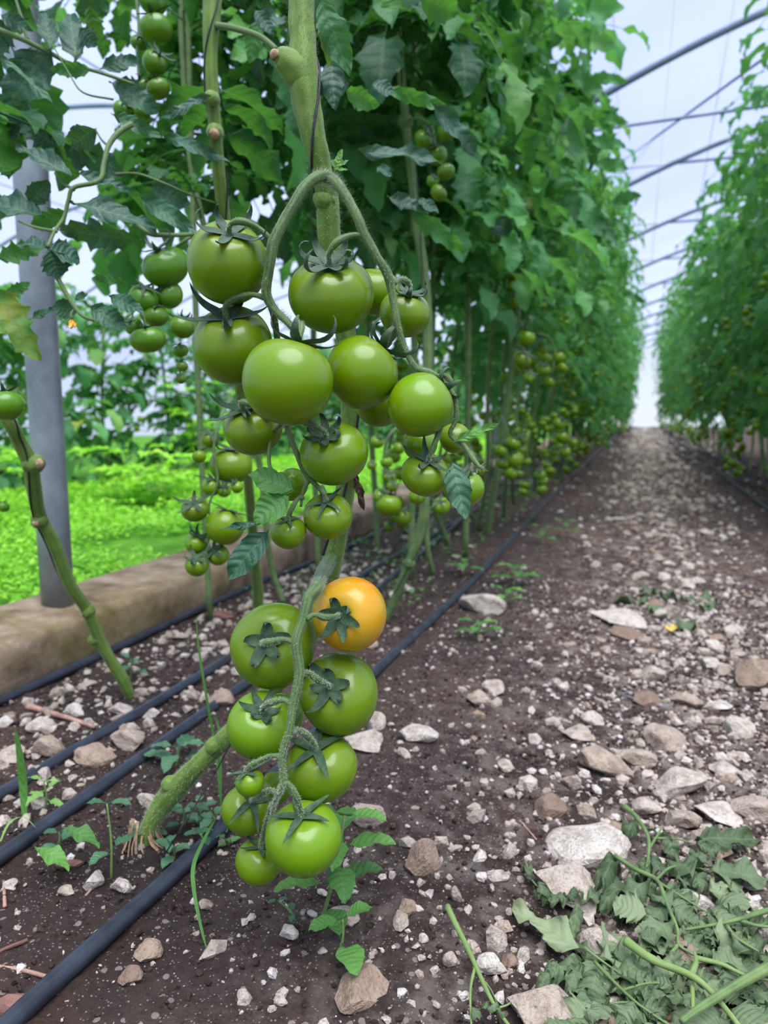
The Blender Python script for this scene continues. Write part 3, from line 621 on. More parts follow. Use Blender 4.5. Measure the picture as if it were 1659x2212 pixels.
# name: cx, cy, r_px, depth, calyx px, node(px,py,depth), label, opts
HT = [
 ('T1', 755, 1326, 81, .625, (726, 1331), (662, 1337, .580), 'orange yellow ripening tomato at the top right of the lower truss', dict(me=TVO, cal=CVB[0])),
 ('T2', 590, 1394, 92, .640, (569, 1389), (640, 1390, .578), 'large green tomato with a starry dark calyx, upper left of the lower truss', dict(cal=CVB[1])),
 ('T3', 732, 1498, 87, .625, (705, 1478), (648, 1455, .576), 'large green tomato directly below the orange one', dict(cal=CVB[2])),
 ('T4', 562, 1566, 72, .620, (570, 1524), (634, 1522, .574), 'green tomato with water runs at left middle of the lower truss', dict(cal=CVB[0])),
 ('T4b', 606, 1545, 50, .680, (610, 1510), None, 'green tomato mostly hidden behind the lower truss stalk', dict(calyx=False)),
 ('T5', 693, 1656, 77, .600, (676, 1600), (628, 1582, .570), 'shiny green tomato in the lower truss with a dried flower scrap on its calyx', dict(cal=CVL[0])),
 ('T6', 540, 1690, 31, .588, (532, 1660), (610, 1634, .570), 'tiny pale green fruit under a star shaped calyx in the lower truss', dict(cal=CVL[1], csc=1.55)),
 ('T7', 534, 1748, 54, .635, (548, 1722), (600, 1712, .575), 'medium green tomato at the lower left behind the tiny fruit', dict(cal=CVL[2], csc=1.05)),
 ('T8', 592, 1703, 37, .680, (590, 1670), None, 'green tomato half hidden behind the tiny starry fruit', dict(calyx=False)),
 ('T9', 656, 1809, 82, .592, (648, 1738), (612, 1690, .570), 'biggest bottom green tomato hanging at the end of the lower truss', dict(cal=CVL[0], csc=.85)),
 ('T10', 559, 1860, 50, .630, (565, 1815), (590, 1735, .590), 'small green tomato at the very bottom left of the lower truss', dict(csc=.8)),
 ('U1', 492, 566, 87, .600, (496, 503), (588, 520, .580), 'large glossy green tomato at upper left of the main cluster under a tall calyx', dict(cal=CV[0], zs=1.05)),
 ('U2', 716, 634, 91, .600, (712, 566), (790, 512, .580), 'large glossy green tomato at the top centre of the main cluster', dict(cal=CV[1])),
 ('U3', 875, 676, 55, .645, (884, 630), (852, 612, .590), 'green tomato on the right of the upper cluster under spiky raised sepals', dict(cal=CV[3], csc=1.2)),
 ('U4', 810, 628, 54, .690, (815, 580), None, 'pale green tomato tucked behind the top centre one', dict(calyx=False)),
 ('U5', 504, 744, 86, .625, (489, 680), (577, 645, .588), 'broad green tomato second down on the left of the main cluster', dict(cal=CV[2])),
 ('U6', 623, 822, 97, .552, (644, 742), (640, 712, .580), 'largest front green tomato in the middle of the main cluster', dict(cal=CV[0], csc=1.0, zs=1.13)),
 ('U7', 782, 803, 79, .600, (828, 752), (856, 700, .588), 'green tomato right of the biggest front one, calyx facing upper right', dict(cal=CV[1], zs=1.1)),
 ('U8', 910, 874, 69, .590, (962, 838), (945, 815, .590), 'round green tomato with small brown specks at right of the cluster', dict(cal=CV[3], zs=1.12)),
 ('U9', 820, 868, 54, .665, (820, 820), None, 'dark green tomato hidden behind its neighbours at cluster centre right', dict(calyx=False)),
 ('U10', 547, 922, 65, .632, (524, 878), (580, 905, .61), 'green tomato below the broad left one, sepals sweeping left', dict(cal=CV[2])),
 ('U11', 721, 978, 73, .602, (700, 934), (616, 918, .605), 'green tomato hanging beneath the largest front fruit', dict(cal=CV[3])),
 ('U12', 907, 958, 38, .650, (915, 925), None, 'dark tomato peeking out under the speckled one', dict(calyx=False)),
 ('U13', 982, 945, 34, .665, (975, 915), None, 'light green tomato edge behind the right end of the main cluster', dict(calyx=False)),
 ('U14', 919, 1024, 53, .605, (928, 986), (968, 900, .600), 'flattened glossy green tomato at the lower right of the cluster', dict(cal=CV[2], zs=.93)),
 ('U15', 1002, 1054, 44, .645, (998, 1016), None, 'green tomato behind the white flecked leaf', dict(cal=CV[1])),
 ('U16', 1037, 1016, 11, .580, (1035, 1008), (985, 950, .595), 'tiny green fruit bud with thin sepals at the right tip', dict(cal=CVL[1], csc=1.9)),
 ('U17', 630, 1046, 36, .650, (600, 1030), (585, 985, .620), 'small shaded green tomato behind the heart shaped leaf', dict(calyx=False)),
 ('U18', 709, 1114, 54, .605, (703, 1076), (692, 1058, .600), 'green tomato low on the main cluster above the bare stem', dict(cal=CVL[2], csc=.8)),
 ('U19', 623, 1149, 39, .600, (622, 1116), (655, 1075, .600), 'small pale green tomato at the bottom of the main cluster', dict(cal=CVL[0], csc=.8)),
]
# keep neighbours from running into each other: the farther one slides back along its line of sight
pos = {h[0]: [h[4]] for h in HT}
for it in range(40):
    for a in range(len(HT)):
        for b in range(a+1, len(HT)):
            A, B = HT[a], HT[b]; da, db = pos[A[0]][0], pos[B[0]][0]
            pa, pb_ = P(A[1], A[2], da), P(B[1], B[2], db); ra, rb = A[3]*da/F, B[3]*db/F
            ov = (ra+rb)*.96-(pa-pb_).length
            if ov > .0004:
                if da > db: pos[A[0]][0] += ov*.4+.0003
                else: pos[B[0]][0] += ov*.4+.0003
for k, (nm, cx, cyy, r, d0, kal, node, lab, op) in enumerate(HT):
    d = pos[nm][0]; c = P(cx, cyy, d); ax = axis_of(cx, cyy, r, *kal)
    if nm in ('U6', 'U8', 'U7'): ax = ax+ray(cx, cyy).normalized()*.55
    put_tomato(c, r*d/F, ax, lab, 'tomatoes of the lower truss' if nm[0] == 'T' else 'tomatoes of the main upper cluster', seed=k, node=P(*node) if node else None, ped_r=.0021 if r > 60 else .0016, **op)
# ------------------------------------------------------------------ main plant
def px_path(l): return [tuple(P(*q)) for q in l]
def stem_part(name, l, w_px, parent, mat=STEM, hairs=0, hl=.003, sides=16, rough=.03, knots=()):
    mb = MB(); pts = px_path(l); rad = [w*q[2]/F/2 for w, q in zip(w_px, l)]
    tube(mb, pts, rad, sides, 7, rough=rough, hairs=hairs, hair_len=hl)
    for (x, y, d, r, sd_) in knots: 
        c0 = min((Vector(q) for q in catmull(pts, 7)), key=lambda q: (q-P(x, y, d)).length); e0 = P(x, y, d); e1 = e0+(e0-c0).normalized()*r*.5
        tube(mb, [tuple(c0), tuple(c0.lerp(e0, .5)), tuple(e0), tuple(e1)], [r*1.15, r*1.1, r, r*.55], 14, 5, rough=.04)
    return mb.build(name, mat, parent)
A = empty('tomato_plant', tuple(G(312, 1820))); tag(A, 'foreground tomato plant with thick hairy leaning stem carrying both big fruit trusses', 'tomato plant')
mainl = [(312, 1835, .862), (330, 1770, .855), (372, 1712, .845), (430, 1650, .83), (490, 1592, .82), (560, 1520, .80), (640, 1420, .775), (695, 1310, .755), (712, 1240, .745), (728, 1160, .735), (745, 1060, .725), (757, 900, .715), (752, 760, .70), (728, 620, .685), (712, 520, .67), (708, 440, .655), (694, 366, .640), (680, 305, .63), (666, 244, .625), (655, 160, .62), (654, 90, .62), (651, 30, .62), (655, -80, .62), (668, -260, .62)]
mainw = [36, 40, 50, 40, 42, 42, 44, 44, 44, 42, 42, 42, 44, 48, 50, 48, 47, 52, 60, 66, 58, 56, 56, 52]
stem_part('stem', mainl, mainw, A, hairs=9000, hl=.0032, knots=[(362, 1690, .84, .010, 4), (692, 430, .648, .009, 9), (455, 1612, .815, .009, 6)])
mb = MB(); tube(mb, px_path([(668, 215, .625), (655, 175, .620), (632, 145, .615), (608, 124, .6095), (597, 117, .607)]), [.010, .0125, .0125, .0095, .0055], 18, 6, rough=.02); mb.build('pruned_node', STEM, A)
mb = MB(); tube(mb, px_path([(590, 112, .606), (594, 118, .6055), (597, 126, .606)]), [.003, .0048, .004], 10, 3); mb.build('stem_scar', SCAR, A)
mb = MB()
for k in range(26):
    a = rnd.uniform(0, 6.28); b0 = P(312, 1828, .86); b0.z = gz(b0.x, b0.y); s = .012
    tube(mb, [(b0.x+s*math.cos(a), b0.y+s*math.sin(a), b0.z+rnd.uniform(.01, .04)), (b0.x+1.7*s*math.cos(a), b0.y+1.7*s*math.sin(a), b0.z+.006), (b0.x+2.6*s*math.cos(a+.3), b0.y+2.6*s*math.sin(a+.3), b0.z-.006)], [.0012, .001, .0006], 5, 3)
mb.build('aerial_roots', SCAR, A)
rl = [(722, 1200, .738), (706, 1222, .72), (694, 1245, .66), (686, 1268, .60), (668, 1290, .588), (656, 1336, .582), (640, 1390, .578), (647, 1454, .576), (633, 1522, .574), (625, 1580, .57), (609, 1634, .57), (612, 1685, .57), (606, 1708, .573), (592, 1738, .588), (580, 1790, .605)]
stem_part('truss_stalk', rl, [30, 32, 30, 28, 27, 22, 20, 21, 18, 16, 15, 12, 10, 8, 5], A, STALK, hairs=14000, hl=.0018, sides=12)
ul = [(712, 384, .60), (690, 381, .588), (660, 402, .583), (635, 440, .58), (605, 492, .578), (589, 530, .578), (582, 580, .58), (575, 630, .586), (590, 665, .588), (615, 690, .584), (640, 716, .58)]
stem_part('truss_stalk', ul, [26, 25, 24, 23, 23, 25, 21, 22, 18, 16, 13], A, STALK, hairs=14000, hl=.0032, sides=12)
ur = [(712, 384, .60), (728, 396, .585), (748, 425, .58), (770, 465, .578), (788, 508, .578), (815, 555, .58), (838, 595, .585), (848, 640, .588), (857, 695, .588), (866, 730, .59), (880, 765, .592), (900, 795, .592), (930, 805, .592), (958, 825, .592), (982, 860, .594), (985, 905, .596), (972, 935, .596), (985, 952, .594), (1015, 975, .585), (1033, 1004, .582)]
stem_part('truss_stalk', ur, [26, 24, 22, 21, 22, 19, 21, 18, 17, 15, 14, 15, 14, 13, 11, 10, 9, 8, 7, 6], A, STALK, hairs=14000, hl=.0032, sides=12)
stem_part('truss_stalk', [(578, 640, .588), (595, 700, .62), (600, 780, .64), (590, 880, .635), (585, 930, .62), (614, 915, .61), (636, 967, .605), (658, 1019, .602), (692, 1058, .602)], [15, 14, 13, 12, 12, 12, 12, 12, 10], A, STALK, hairs=5000, hl=.002, sides=10)
stem_part('truss_stalk', [(585, 930, .62), (581, 995, .615), (590, 1026, .61)], [9, 9, 7], A, STALK, sides=8)
stem_part('truss_stalk', [(672, 1035, .603), (655, 1060, .6), (650, 1095, .6)], [8, 7, 6], A, STALK, sides=8)
# leaflets growing on the trusses
def px_leaf(name, b, t, w_px, parent, mat, seed, nrm=None, n=24, cols=6, **k):
    p0, p1 = P(*b), P(*t); L = (p1-p0).length; dm = (b[2]+t[2])/2; tow = -ray((b[0]+t[0])/2, (b[1]+t[1])/2).normalized()
    n_ = tow+Vector(nrm or (0, 0, .5)); mb = MB(); leaflet(mb, np.array(p0), (p1-p0), n_, L*1.05, w_px*dm/F, seed, n, cols, **k); return mb.build(name, mat, parent)
px_leaf('leaflet', (640, 1062, .575), (542, 1022, .568), 66, A, WEED, 5, lobe=.08, droop=.2, var=.2)
px_leaf('leaflet', (628, 1070, .572), (552, 1122, .562), 72, A, WEED, 6, lobe=.08, droop=.2, var=.35)
px_leaf('leaflet', (580, 1145, .575), (492, 1247, .568), 68, A, LEAFN, 7, lobe=.06, droop=.3, var=.45)
px_leaf('leaflet', (575, 1128, .58), (480, 1142, .565), 20, A, LEAFN, 8, lobe=.15, droop=.1, var=.3)
px_leaf('leaflet', (975, 990, .585), (1004, 1114, .570), 62, A, WEEDB, 9, lobe=.15, droop=.2, wave=.08)
px_leaf('leaflet', (980, 955, .59), (1072, 916, .58), 24, A, WEED, 10, lobe=.12, droop=.1, var=.8)
for k, (b, t, w_) in enumerate([((722, 372, .59), (738, 324, .585), 22), ((726, 362, .588), (716, 345, .585), 13), ((728, 360, .588), (752, 346, .584), 12), ((728, 366, .588), (750, 366, .584), 9)]):
    px_leaf('young_shoot', b, t, w_, A, PALE, 20+k, lobe=.3, droop=.1, n=14, cols=4)
px_leaf('dried_leaf', (765, 1015, .70), (788, 1100, .69), 24, A, BROWNL, 30, wilt=1.0)
# ------------------------------------------------------------------ twines
def twine_on(path, rad_px, turns, t0, t1, label, r=.0011, off=.0, seed=0):
    pts = np.array([tuple(P(*q)) for q in path]); rd = np.array([w*q[2]/F/2 for w, q in zip(rad_px, path)])
    full = np.array(catmull([np.append(p, q) for p, q in zip(pts, rd)], 10)); m = len(full); i0, i1 = int(t0*(m-1)), int(t1*(m-1))
    out = []
    for i in range(i0, i1+1):
        T = full[min(m-1, i+1), :3]-full[max(0, i-1), :3]; T /= np.linalg.norm(T); a = np.cross(T, np.array(FWD)); a /= np.linalg.norm(a); b = np.cross(T, a)
        an = off+turns*2*PI*(i-i0)/max(1, i1-i0); rr_ = full[i, 3]+r*.8
        out.append(full[i, :3]+a*math.cos(an)*rr_+b*math.sin(an)*rr_)
    mb = MB(); tube(mb, out, r, 7, 1, rough=.05); return tag(mb.build('support_twine', TWINE), label, 'twine')
twine_on(mainl, mainw, 2.0, .37, 1.0, 'thin black twine winding up the thick foreground stem', off=PI*.1)
mb = MB(); tube(mb, [tuple(P(520, 1560, .80)), tuple(P(470, 1660, .81)), tuple(P(425, 1735, .80)), tuple(P(385, 1800, .79)), tuple(G(345, 1862))], .0008, 6, 4)
tag(mb.build('support_twine', TWINE), 'thin dark twine hanging from the leaning stem down to the soil', 'twine')
mb = MB(); tube(mb, [tuple(G(375, 1674)+Vector((0, 0, .01))), tuple(G(330, 1680)+Vector((0, 0, .006))), tuple(G(285, 1712)+Vector((0, 0, .004))), tuple(G(262, 1745)+Vector((0, 0, .002)))], .0011, 6, 4)
tag(mb.build('support_twine', TWINE), 'short loose black twine end curving over the soil left of the stem base', 'twine')
# ------------------------------------------------------------------ neighbouring plants with explicit stems
def plant(label, group=None, base=None):
    t = empty('tomato_plant', tuple(base)); tag(t, label, 'tomato plant', group); return t
Bl = [(558, 1318, 1.84), (556, 1270, 1.80), (548, 1180, 1.70), (535, 1020, 1.5), (515, 800, 1.3), (495, 620, 1.14), (482, 460, 1.06), (471, 352, 1.02), (464, 270, 1.0), (455, 130, .98), (458, 0, .97), (466, -260, .96)]
Bw = [26, 24, 22, 22, 24, 26, 28, 27, 28, 29, 40, 34]
B = plant('tomato plant with pruned scarred stem just left of the foreground stem', base=G(558, 1318)); stem_part('stem', Bl, Bw, B, hairs=2500, hl=.002, knots=[(455, 212, .97, .009, 7), (463, 285, .985, .010, 8)])
mb = MB(); tube(mb, px_path([(460, 282, .972), (463, 290, .97), (461, 298, .973)]), [.004, .007, .003], 10, 3); mb.build('stem_scar', SCAR, B)
stem_part('side_branch', [(465, 55, .97), (500, 60, .95), (560, 78, .93), (598, 108, .92)], [16, 14, 13, 12], B, STALK, sides=10)
twine_on(Bl, Bw, 1.6, .45, 1.0, 'thin black twine twisted round the scarred second stem', off=.4)
Ll = [(284, 1512, 1.292), (262, 1462, 1.27), (224, 1400, 1.24), (188, 1318, 1.20), (150, 1260, 1.16), (115, 1170, 1.12), (84, 1110, 1.09), (66, 1010, 1.03), (40, 950, 1.0), (12, 900, .97), (-60, 800, .95), (-130, 600, .93), (-160, 300, .92), (-180, 0, .92), (-190, -250, .92)]
Lw = [20, 26, 24, 25, 26, 28, 28, 33, 30, 28, 28, 28, 26, 26, 26]
Lp = plant('tomato plant at the left edge whose bare stem leans across the steel post', base=G(284, 1512)); stem_part('stem', Ll, Lw, Lp, knots=[(84, 1002, 1.02, .012, 11), (80, 1130, 1.09, .011, 12), (196, 1322, 1.2, .011, 13), (198, 1384, 1.23, .009, 14)])
mb = MB(); tube(mb, px_path([(84, 992, 1.0), (86, 1002, .998), (85, 1012, 1.0)]), [.003, .006, .003], 8, 3); tube(mb, px_path([(76, 1128, 1.075), (79, 1136, 1.073)]), [.005, .004], 8, 3); mb.build('stem_scar', SCAR, Lp)
twine_on(Ll, Lw, 1.3, .0, .95, 'thin black twine wrapped round the leaning left stem', off=PI*1.2)
P3l = [(828, 1345, 1.762), (850, 1300, 1.75), (880, 1225, 1.72), (908, 1150, 1.70), (917, 1080, 1.68), (922, 900, 1.66), (924, 720, 1.64), (918, 600, 1.62), (904, 507, 1.6), (887, 358, 1.58), (876, 263, 1.56), (862, 110, 1.55), (850, 0, 1.54), (842, -200, 1.54)]
P3 = plant('tomato plant with pale upright stem right behind the main cluster', base=G(828, 1345)); stem_part('stem', P3l, [16, 18, 20, 24, 22, 22, 22, 20, 21, 20, 19, 20, 20, 18], P3, DSTEM, knots=[(876, 262, 1.55, .014, 15), (884, 1222, 1.71, .013, 16)])
twine_on(P3l, [22]*14, 2.0, .1, 1, 'thin twine spiralling up the pale stem behind the cluster', off=1)
EX = [([(935, 1242, 2.25), (922, 1165, 2.2), (925, 1000, 2.2), (935, 700, 2.2), (930, 400, 2.2), (900, 150, 2.2), (890, 0, 2.2), (880, -150, 2.2)], 12, 'slim tomato plant stem standing just behind the pale stem plant'),
      ([(1050, 1160, 3.0), (1075, 1010, 2.9), (1100, 830, 2.85), (1118, 680, 2.8), (1135, 520, 2.8), (1150, 300, 2.8), (1160, 50, 2.8), (1165, -150, 2.8)], 15, 'tomato plant whose stem rises through the sky gap beside the right cluster'),
      ([(815, 1192, 2.62), (812, 1100, 2.6), (800, 900, 2.55), (790, 600, 2.5), (780, 300, 2.5), (770, 0, 2.45), (770, -150, 2.4)], 12, 'tomato plant near the kerb hidden behind the main cluster'),
      ([(612, 1302, 1.9), (590, 1240, 1.88), (578, 1170, 1.85), (560, 1000, 1.8), (500, 700, 1.7), (420, 400, 1.6), (395, 120, 1.6), (392, 0, 1.6), (390, -200, 1.6)], 14, 'thinner tomato plant stem rising next to the scarred second stem')]
EXP = []
for l, w_, lab in EX:
    b = G(l[0][0], l[0][1]); t = plant(lab, base=b); stem_part('stem', l, [w_]*len(l), t, DSTEM, sides=10); EXP.append((t, l))
# generated rows ------------------------------------------------------------------
VARN = 5
def plant_variant(k, n_leaf=34, hi=False, height=2.35, z0=.78, spread=.34, mat=None):
    rs = np.random.RandomState(300+k)
    sp = [(0, 0, -.02), (.02+.03*rs.randn(), -.12+.08*rs.randn(), .25), (.05, -.2+.1*rs.randn(), .6), (.10, -.18, 1.1), (.16, -.15, 1.7), (.22, -.12, height)]
    ms = MB(); C_, _ = tube(ms, sp, [.011, .010, .010, .010, .008, .005], 7, 5, rough=.05)
    mf = MB()
    for i in range(n_leaf):
        f = (i+.5)/n_leaf; z = z0+(height+.05-z0)*f; c = C_[np.argmin(abs(C_[:, 2]-min(z, height)))].copy(); c[2] = z
        az = i*2.4+rs.uniform(-.5, .5); L = spread*rs.uniform(.7, 1.15)
        pts = rand_leaf_pts(c, az, rs.uniform(-.1, .6), L*.8, rs, 1.3)
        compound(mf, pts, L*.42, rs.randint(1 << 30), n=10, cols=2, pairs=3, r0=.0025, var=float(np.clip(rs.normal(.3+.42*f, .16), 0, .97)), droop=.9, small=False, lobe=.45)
    for V in mf.v:
        lim = np.array([archz(max(XP, min(x-.56, 2.2)))-.05 for x in V[:, 0]]); V[:, 2] = np.where(V[:, 2] > lim-.1, lim-.1+.1*np.tanh((V[:, 2]-lim+.1)/.1), V[:, 2])
    return ms.mesh('stem', DSTEM), mf.mesh('foliage', mat or ROWLEAF), C_
PVs = [plant_variant(k, height=2.1) for k in range(VARN)]+[plant_variant(k+20, 48, height=2.15, z0=.45, spread=.34) for k in range(VARN)]
tom_req = []      # far fruit: (position, radius, axis)
def row_plant(x, y, flip, k, label, group, sc=1.0, fruit=True, cl=None):
    ms, mf, C_ = PVs[k % VARN + (VARN if (y > 5.5 or x > 0) else 0)]; t = empty('tomato_plant', (x, y, gz(x, y)), rnd.uniform(-.3, .3)+(PI if flip else 0)); t.scale = (sc,)*3
    tag(t, label, 'tomato plant', group); inst('stem', ms, t); inst('foliage', mf, t)
    if fruit:
        M = mw(t)
        for c in range(cl or rnd.choice([2, 3, 3])):
            z = .24+.26*c+rnd.uniform(-.1, .12) if c < 4 else rnd.uniform(.3, 1.4); cc = C_[np.argmin(abs(C_[:, 2]-z))]; a = rnd.uniform(-1.3, 1.3)
            p = M @ Vector((cc[0]+(.24 if flip else .14)*math.cos(a), cc[1]+.15*math.sin(a), z)); rr_ = rnd.uniform(.020, .031)*(1.12-.35*z)
            q = p.copy()
            for i in range(rnd.choice([2, 3, 4, 5, 6])):
                s_ = rr_*rnd.uniform(.8, 1.1); off = Vector((rnd.uniform(-1, 1), rnd.uniform(-1, 1), 0))*rr_*1.5
                tom_req.append((q+off, s_, Vector((-off.x*20, -off.y*20, 1.2)))); q.z -= rr_*rnd.uniform(.8, 1.2)
                if q.z < .06: break
LL = 'leafy tomato plant in the long left row beside the path'; LR = 'leafy tomato plant in the right row beyond the path hose'
y = 2.6; k = 0
while y < 22:
    st = .42 if y < 8 else .75; s2 = 1.0 if y < 8 else 1.12
    row_plant(-.66+min(.14, .012*y)+rnd.uniform(-.03, .03), y, False, k, LL, 'tomato plants of the left row', rnd.uniform(.95, 1.01), cl=5 if y < 9 else 4); k += 1
    row_plant(-.90+rnd.uniform(-.04, .04), y+.2, False, k, LL, 'tomato plants of the left row', rnd.uniform(.82, .88), fruit=y < 7, cl=3); k += 1
    y += st
y = 3.0
while y < 22:
    st = .42 if y < 9 else .75; s2 = .96 if y < 8 else 1.0
    row_plant(.97-min(.25, .017*y)+rnd.uniform(-.03, .03), y, True, k, LR, 'tomato plants of the right row', rnd.uniform(1.0, 1.1), cl=4); k += 1
    if y < 9: row_plant(1.28, y+.2, True, k, LR, 'tomato plants of the right row', s2*rnd.uniform(.95, 1.04), fruit=y < 7); k += 1
    y += st
# neighbouring bay: shorter bushy row behind the lawn
def bush_variant(k):
    rs = np.random.RandomState(700+k); ms = MB(); tube(ms, [(0, 0, -.02), (.02, .03, .4), (.0, .0, 1.0)], .01, 6, 4)
    mf = MB()
    for i in range(52):
        z = rs.uniform(.1, 1.12); az = rs.uniform(0, 6.28); L = .38*rs.uniform(.7, 1.1); pts = rand_leaf_pts(np.array([0, rs.uniform(-.15, .15), z]), az, rs.uniform(0, .8), L*.8, rs, 1.3)
        compound(mf, pts, L*.42, rs.randint(1 << 30), n=9, cols=2, pairs=3, r0=.0025, var=float(np.clip(rs.normal(.5, .2), 0, .97)), droop=.9, small=False)
    return ms.mesh('stem', DSTEM), mf.mesh('foliage', ROWLEAF)
BVs = [bush_variant(k) for k in range(3)]
for k in range(26):
    ms, mf = BVs[k % 3]; yy = 2.0+.55*k; t = empty('tomato_plant', (-3.55+rnd.uniform(-.1, .1), yy, .02), rnd.uniform(0, 6)); t.scale = (1.08,)*3
    tag(t, 'bushy tomato plant in the far row behind the lawn', 'tomato plant', 'bushy plants behind the lawn'); inst('stem', ms, t); inst('foliage', mf, t)
    if k % 4 == 0:
        for _ in range(4): tom_req.append((Vector((-3.25+rnd.uniform(-.05, .05), yy+rnd.uniform(-.1, .1), rnd.uniform(.25, .6))), .022, Vector((0, 0, 1))))
# ------------------------------------------------------------------ near foliage: every compound leaf is a part of its plant
def near_leaves(parent, path_px, n, seed, z0=.85, z1=2.0, size=.135, L=.30, keep=None, dmin=.85, az0=None, azs=PI, var=.35, sd=.2, mat=None, name='leaf'):
    rs = np.random.RandomState(seed); pw = np.array(catmull([tuple(P(*q)) for q in path_px], 8)); made = 0; tr = 0
    while made < n and tr < n*12:
        tr += 1
        z = z0+(z1-z0)*rs.rand(); c = pw[np.argmin(abs(pw[:, 2]-z))].copy()
        if z > pw[:, 2].max(): c[2] = z
        az = (rs.uniform(-PI, PI) if az0 is None else az0+rs.uniform(-azs, azs)); ln = L*rs.uniform(.7, 1.15); pts = rand_leaf_pts(c, az, rs.uniform(-.1, .6), ln, rs, 1.2)
        ok = True
        for q in pts[1:]+[pts[-1]+(pts[-1]-pts[-2])*1.2]:
            X, Yp, D = proj(q)
            if q[2] > archz(max(q[0], XP))-.06 and q[0] > XP: ok = False
            if D < dmin: ok = False
            if keep and not keep(X, Yp, D): ok = False
        if not ok: continue
        mb = MB(); compound(mb, pts, size*rs.uniform(.8, 1.2), rs.randint(1 << 30), n=16, cols=4, pairs=3, r0=.0024, var=float(np.clip(rs.normal(var, sd), 0, .95)), droop=.8)
        mb.build(name, mat or LEAF, parent); made += 1
def k_left(X, Y, D): return not (Y > 640 or (430 < X < 760 and D < 1.0) or (X < 330 and rnd.random() < .12) or (110 < X < 330 and 130 < Y < 300) or (170 < X < 300 and 480 < Y < 640))
def k_mid(X, Y, D): return not ((400 < X < 1080 and Y > 455 and D < 1.05) or (600 < X < 740 and D < .95) or Y > 720) 
near_leaves(B, Bl, 34, 1, keep=k_mid, dmin=1.05, var=.3, z0=.95, z1=1.75)
near_leaves(Lp, Ll, 12, 2, keep=k_left, dmin=.95, var=.35, z0=.8, z1=1.5, L=.3)
def k_p3(X, Y, D): return Y < 640 and X < 1230 and not (880 < X < 1000 and 240 < Y < 440 and D < 1.62) and not (D < 1.35 and Y > 420)
near_leaves(P3, P3l, 56, 3, keep=k_p3, dmin=1.15, z0=.85, z1=2.1, L=.36, size=.14, var=.45)
near_leaves(EXP[0][0], EXP[0][1], 40, 4, keep=lambda X, Y, D: Y < 720 and X < 1290, dmin=1.6, z0=.85, z1=2.3, L=.38, size=.14, mat=ROWLEAF, var=.4)
near_leaves(EXP[1][0], EXP[1][1], 44, 5, keep=lambda X, Y, D: Y < 700 and X < 1340, dmin=2.0, z0=.95, z1=2.4, L=.40, size=.14, mat=ROWLEAF, var=.5)
near_leaves(EXP[2][0], EXP[2][1], 40, 6, keep=lambda X, Y, D: Y < 600, dmin=1.7, z0=.95, z1=2.3, L=.38, size=.14, mat=ROWLEAF, var=.35)
near_leaves(EXP[3][0], EXP[3][1], 30, 7, keep=lambda X, Y, D: Y < 620 and not (110 < X < 330 and 130 < Y < 300), dmin=1.3, z0=.9, z1=1.9, L=.34, size=.11, var=.3)
# extra canopy plants that fill the row between the nearest stems
for k, (x, y, z1, keepx) in enumerate([(-.62, 2.02, 2.3, 1330), (-.92, 2.0, 2.3, 1200), (-.95, 1.45, 2.1, 760), (-.55, 2.42, 2.4, 1340)]):
    pth = [proj((x, y, z)) for z in (0.0, .5, 1.0, 1.5, 2.0, 2.35)]; pth = [(a+rnd.uniform(-6, 6), b, d) for a, b, d in pth]
    t = plant(['leafy tomato plant filling the row right behind the pale stem', 'leafy tomato plant on the kerb side of the row behind the main cluster', 'leafy tomato plant near the kerb left of the pale stem', 'leafy tomato plant at the path side just before the long row'][k], base=(x, y, gz(x, y)))
    stem_part('stem', pth, [13]*6, t, DSTEM, sides=10)
    near_leaves(t, pth, 50 if k != 2 else 24, 40+k, keep=lambda X, Y, D, kx=keepx: Y < 640 and X < kx and not (110 < X < 330 and 130 < Y < 300 and D < 3), dmin=1.35, z0=.9, z1=z1, L=.38, size=.14, mat=ROWLEAF, var=.42)
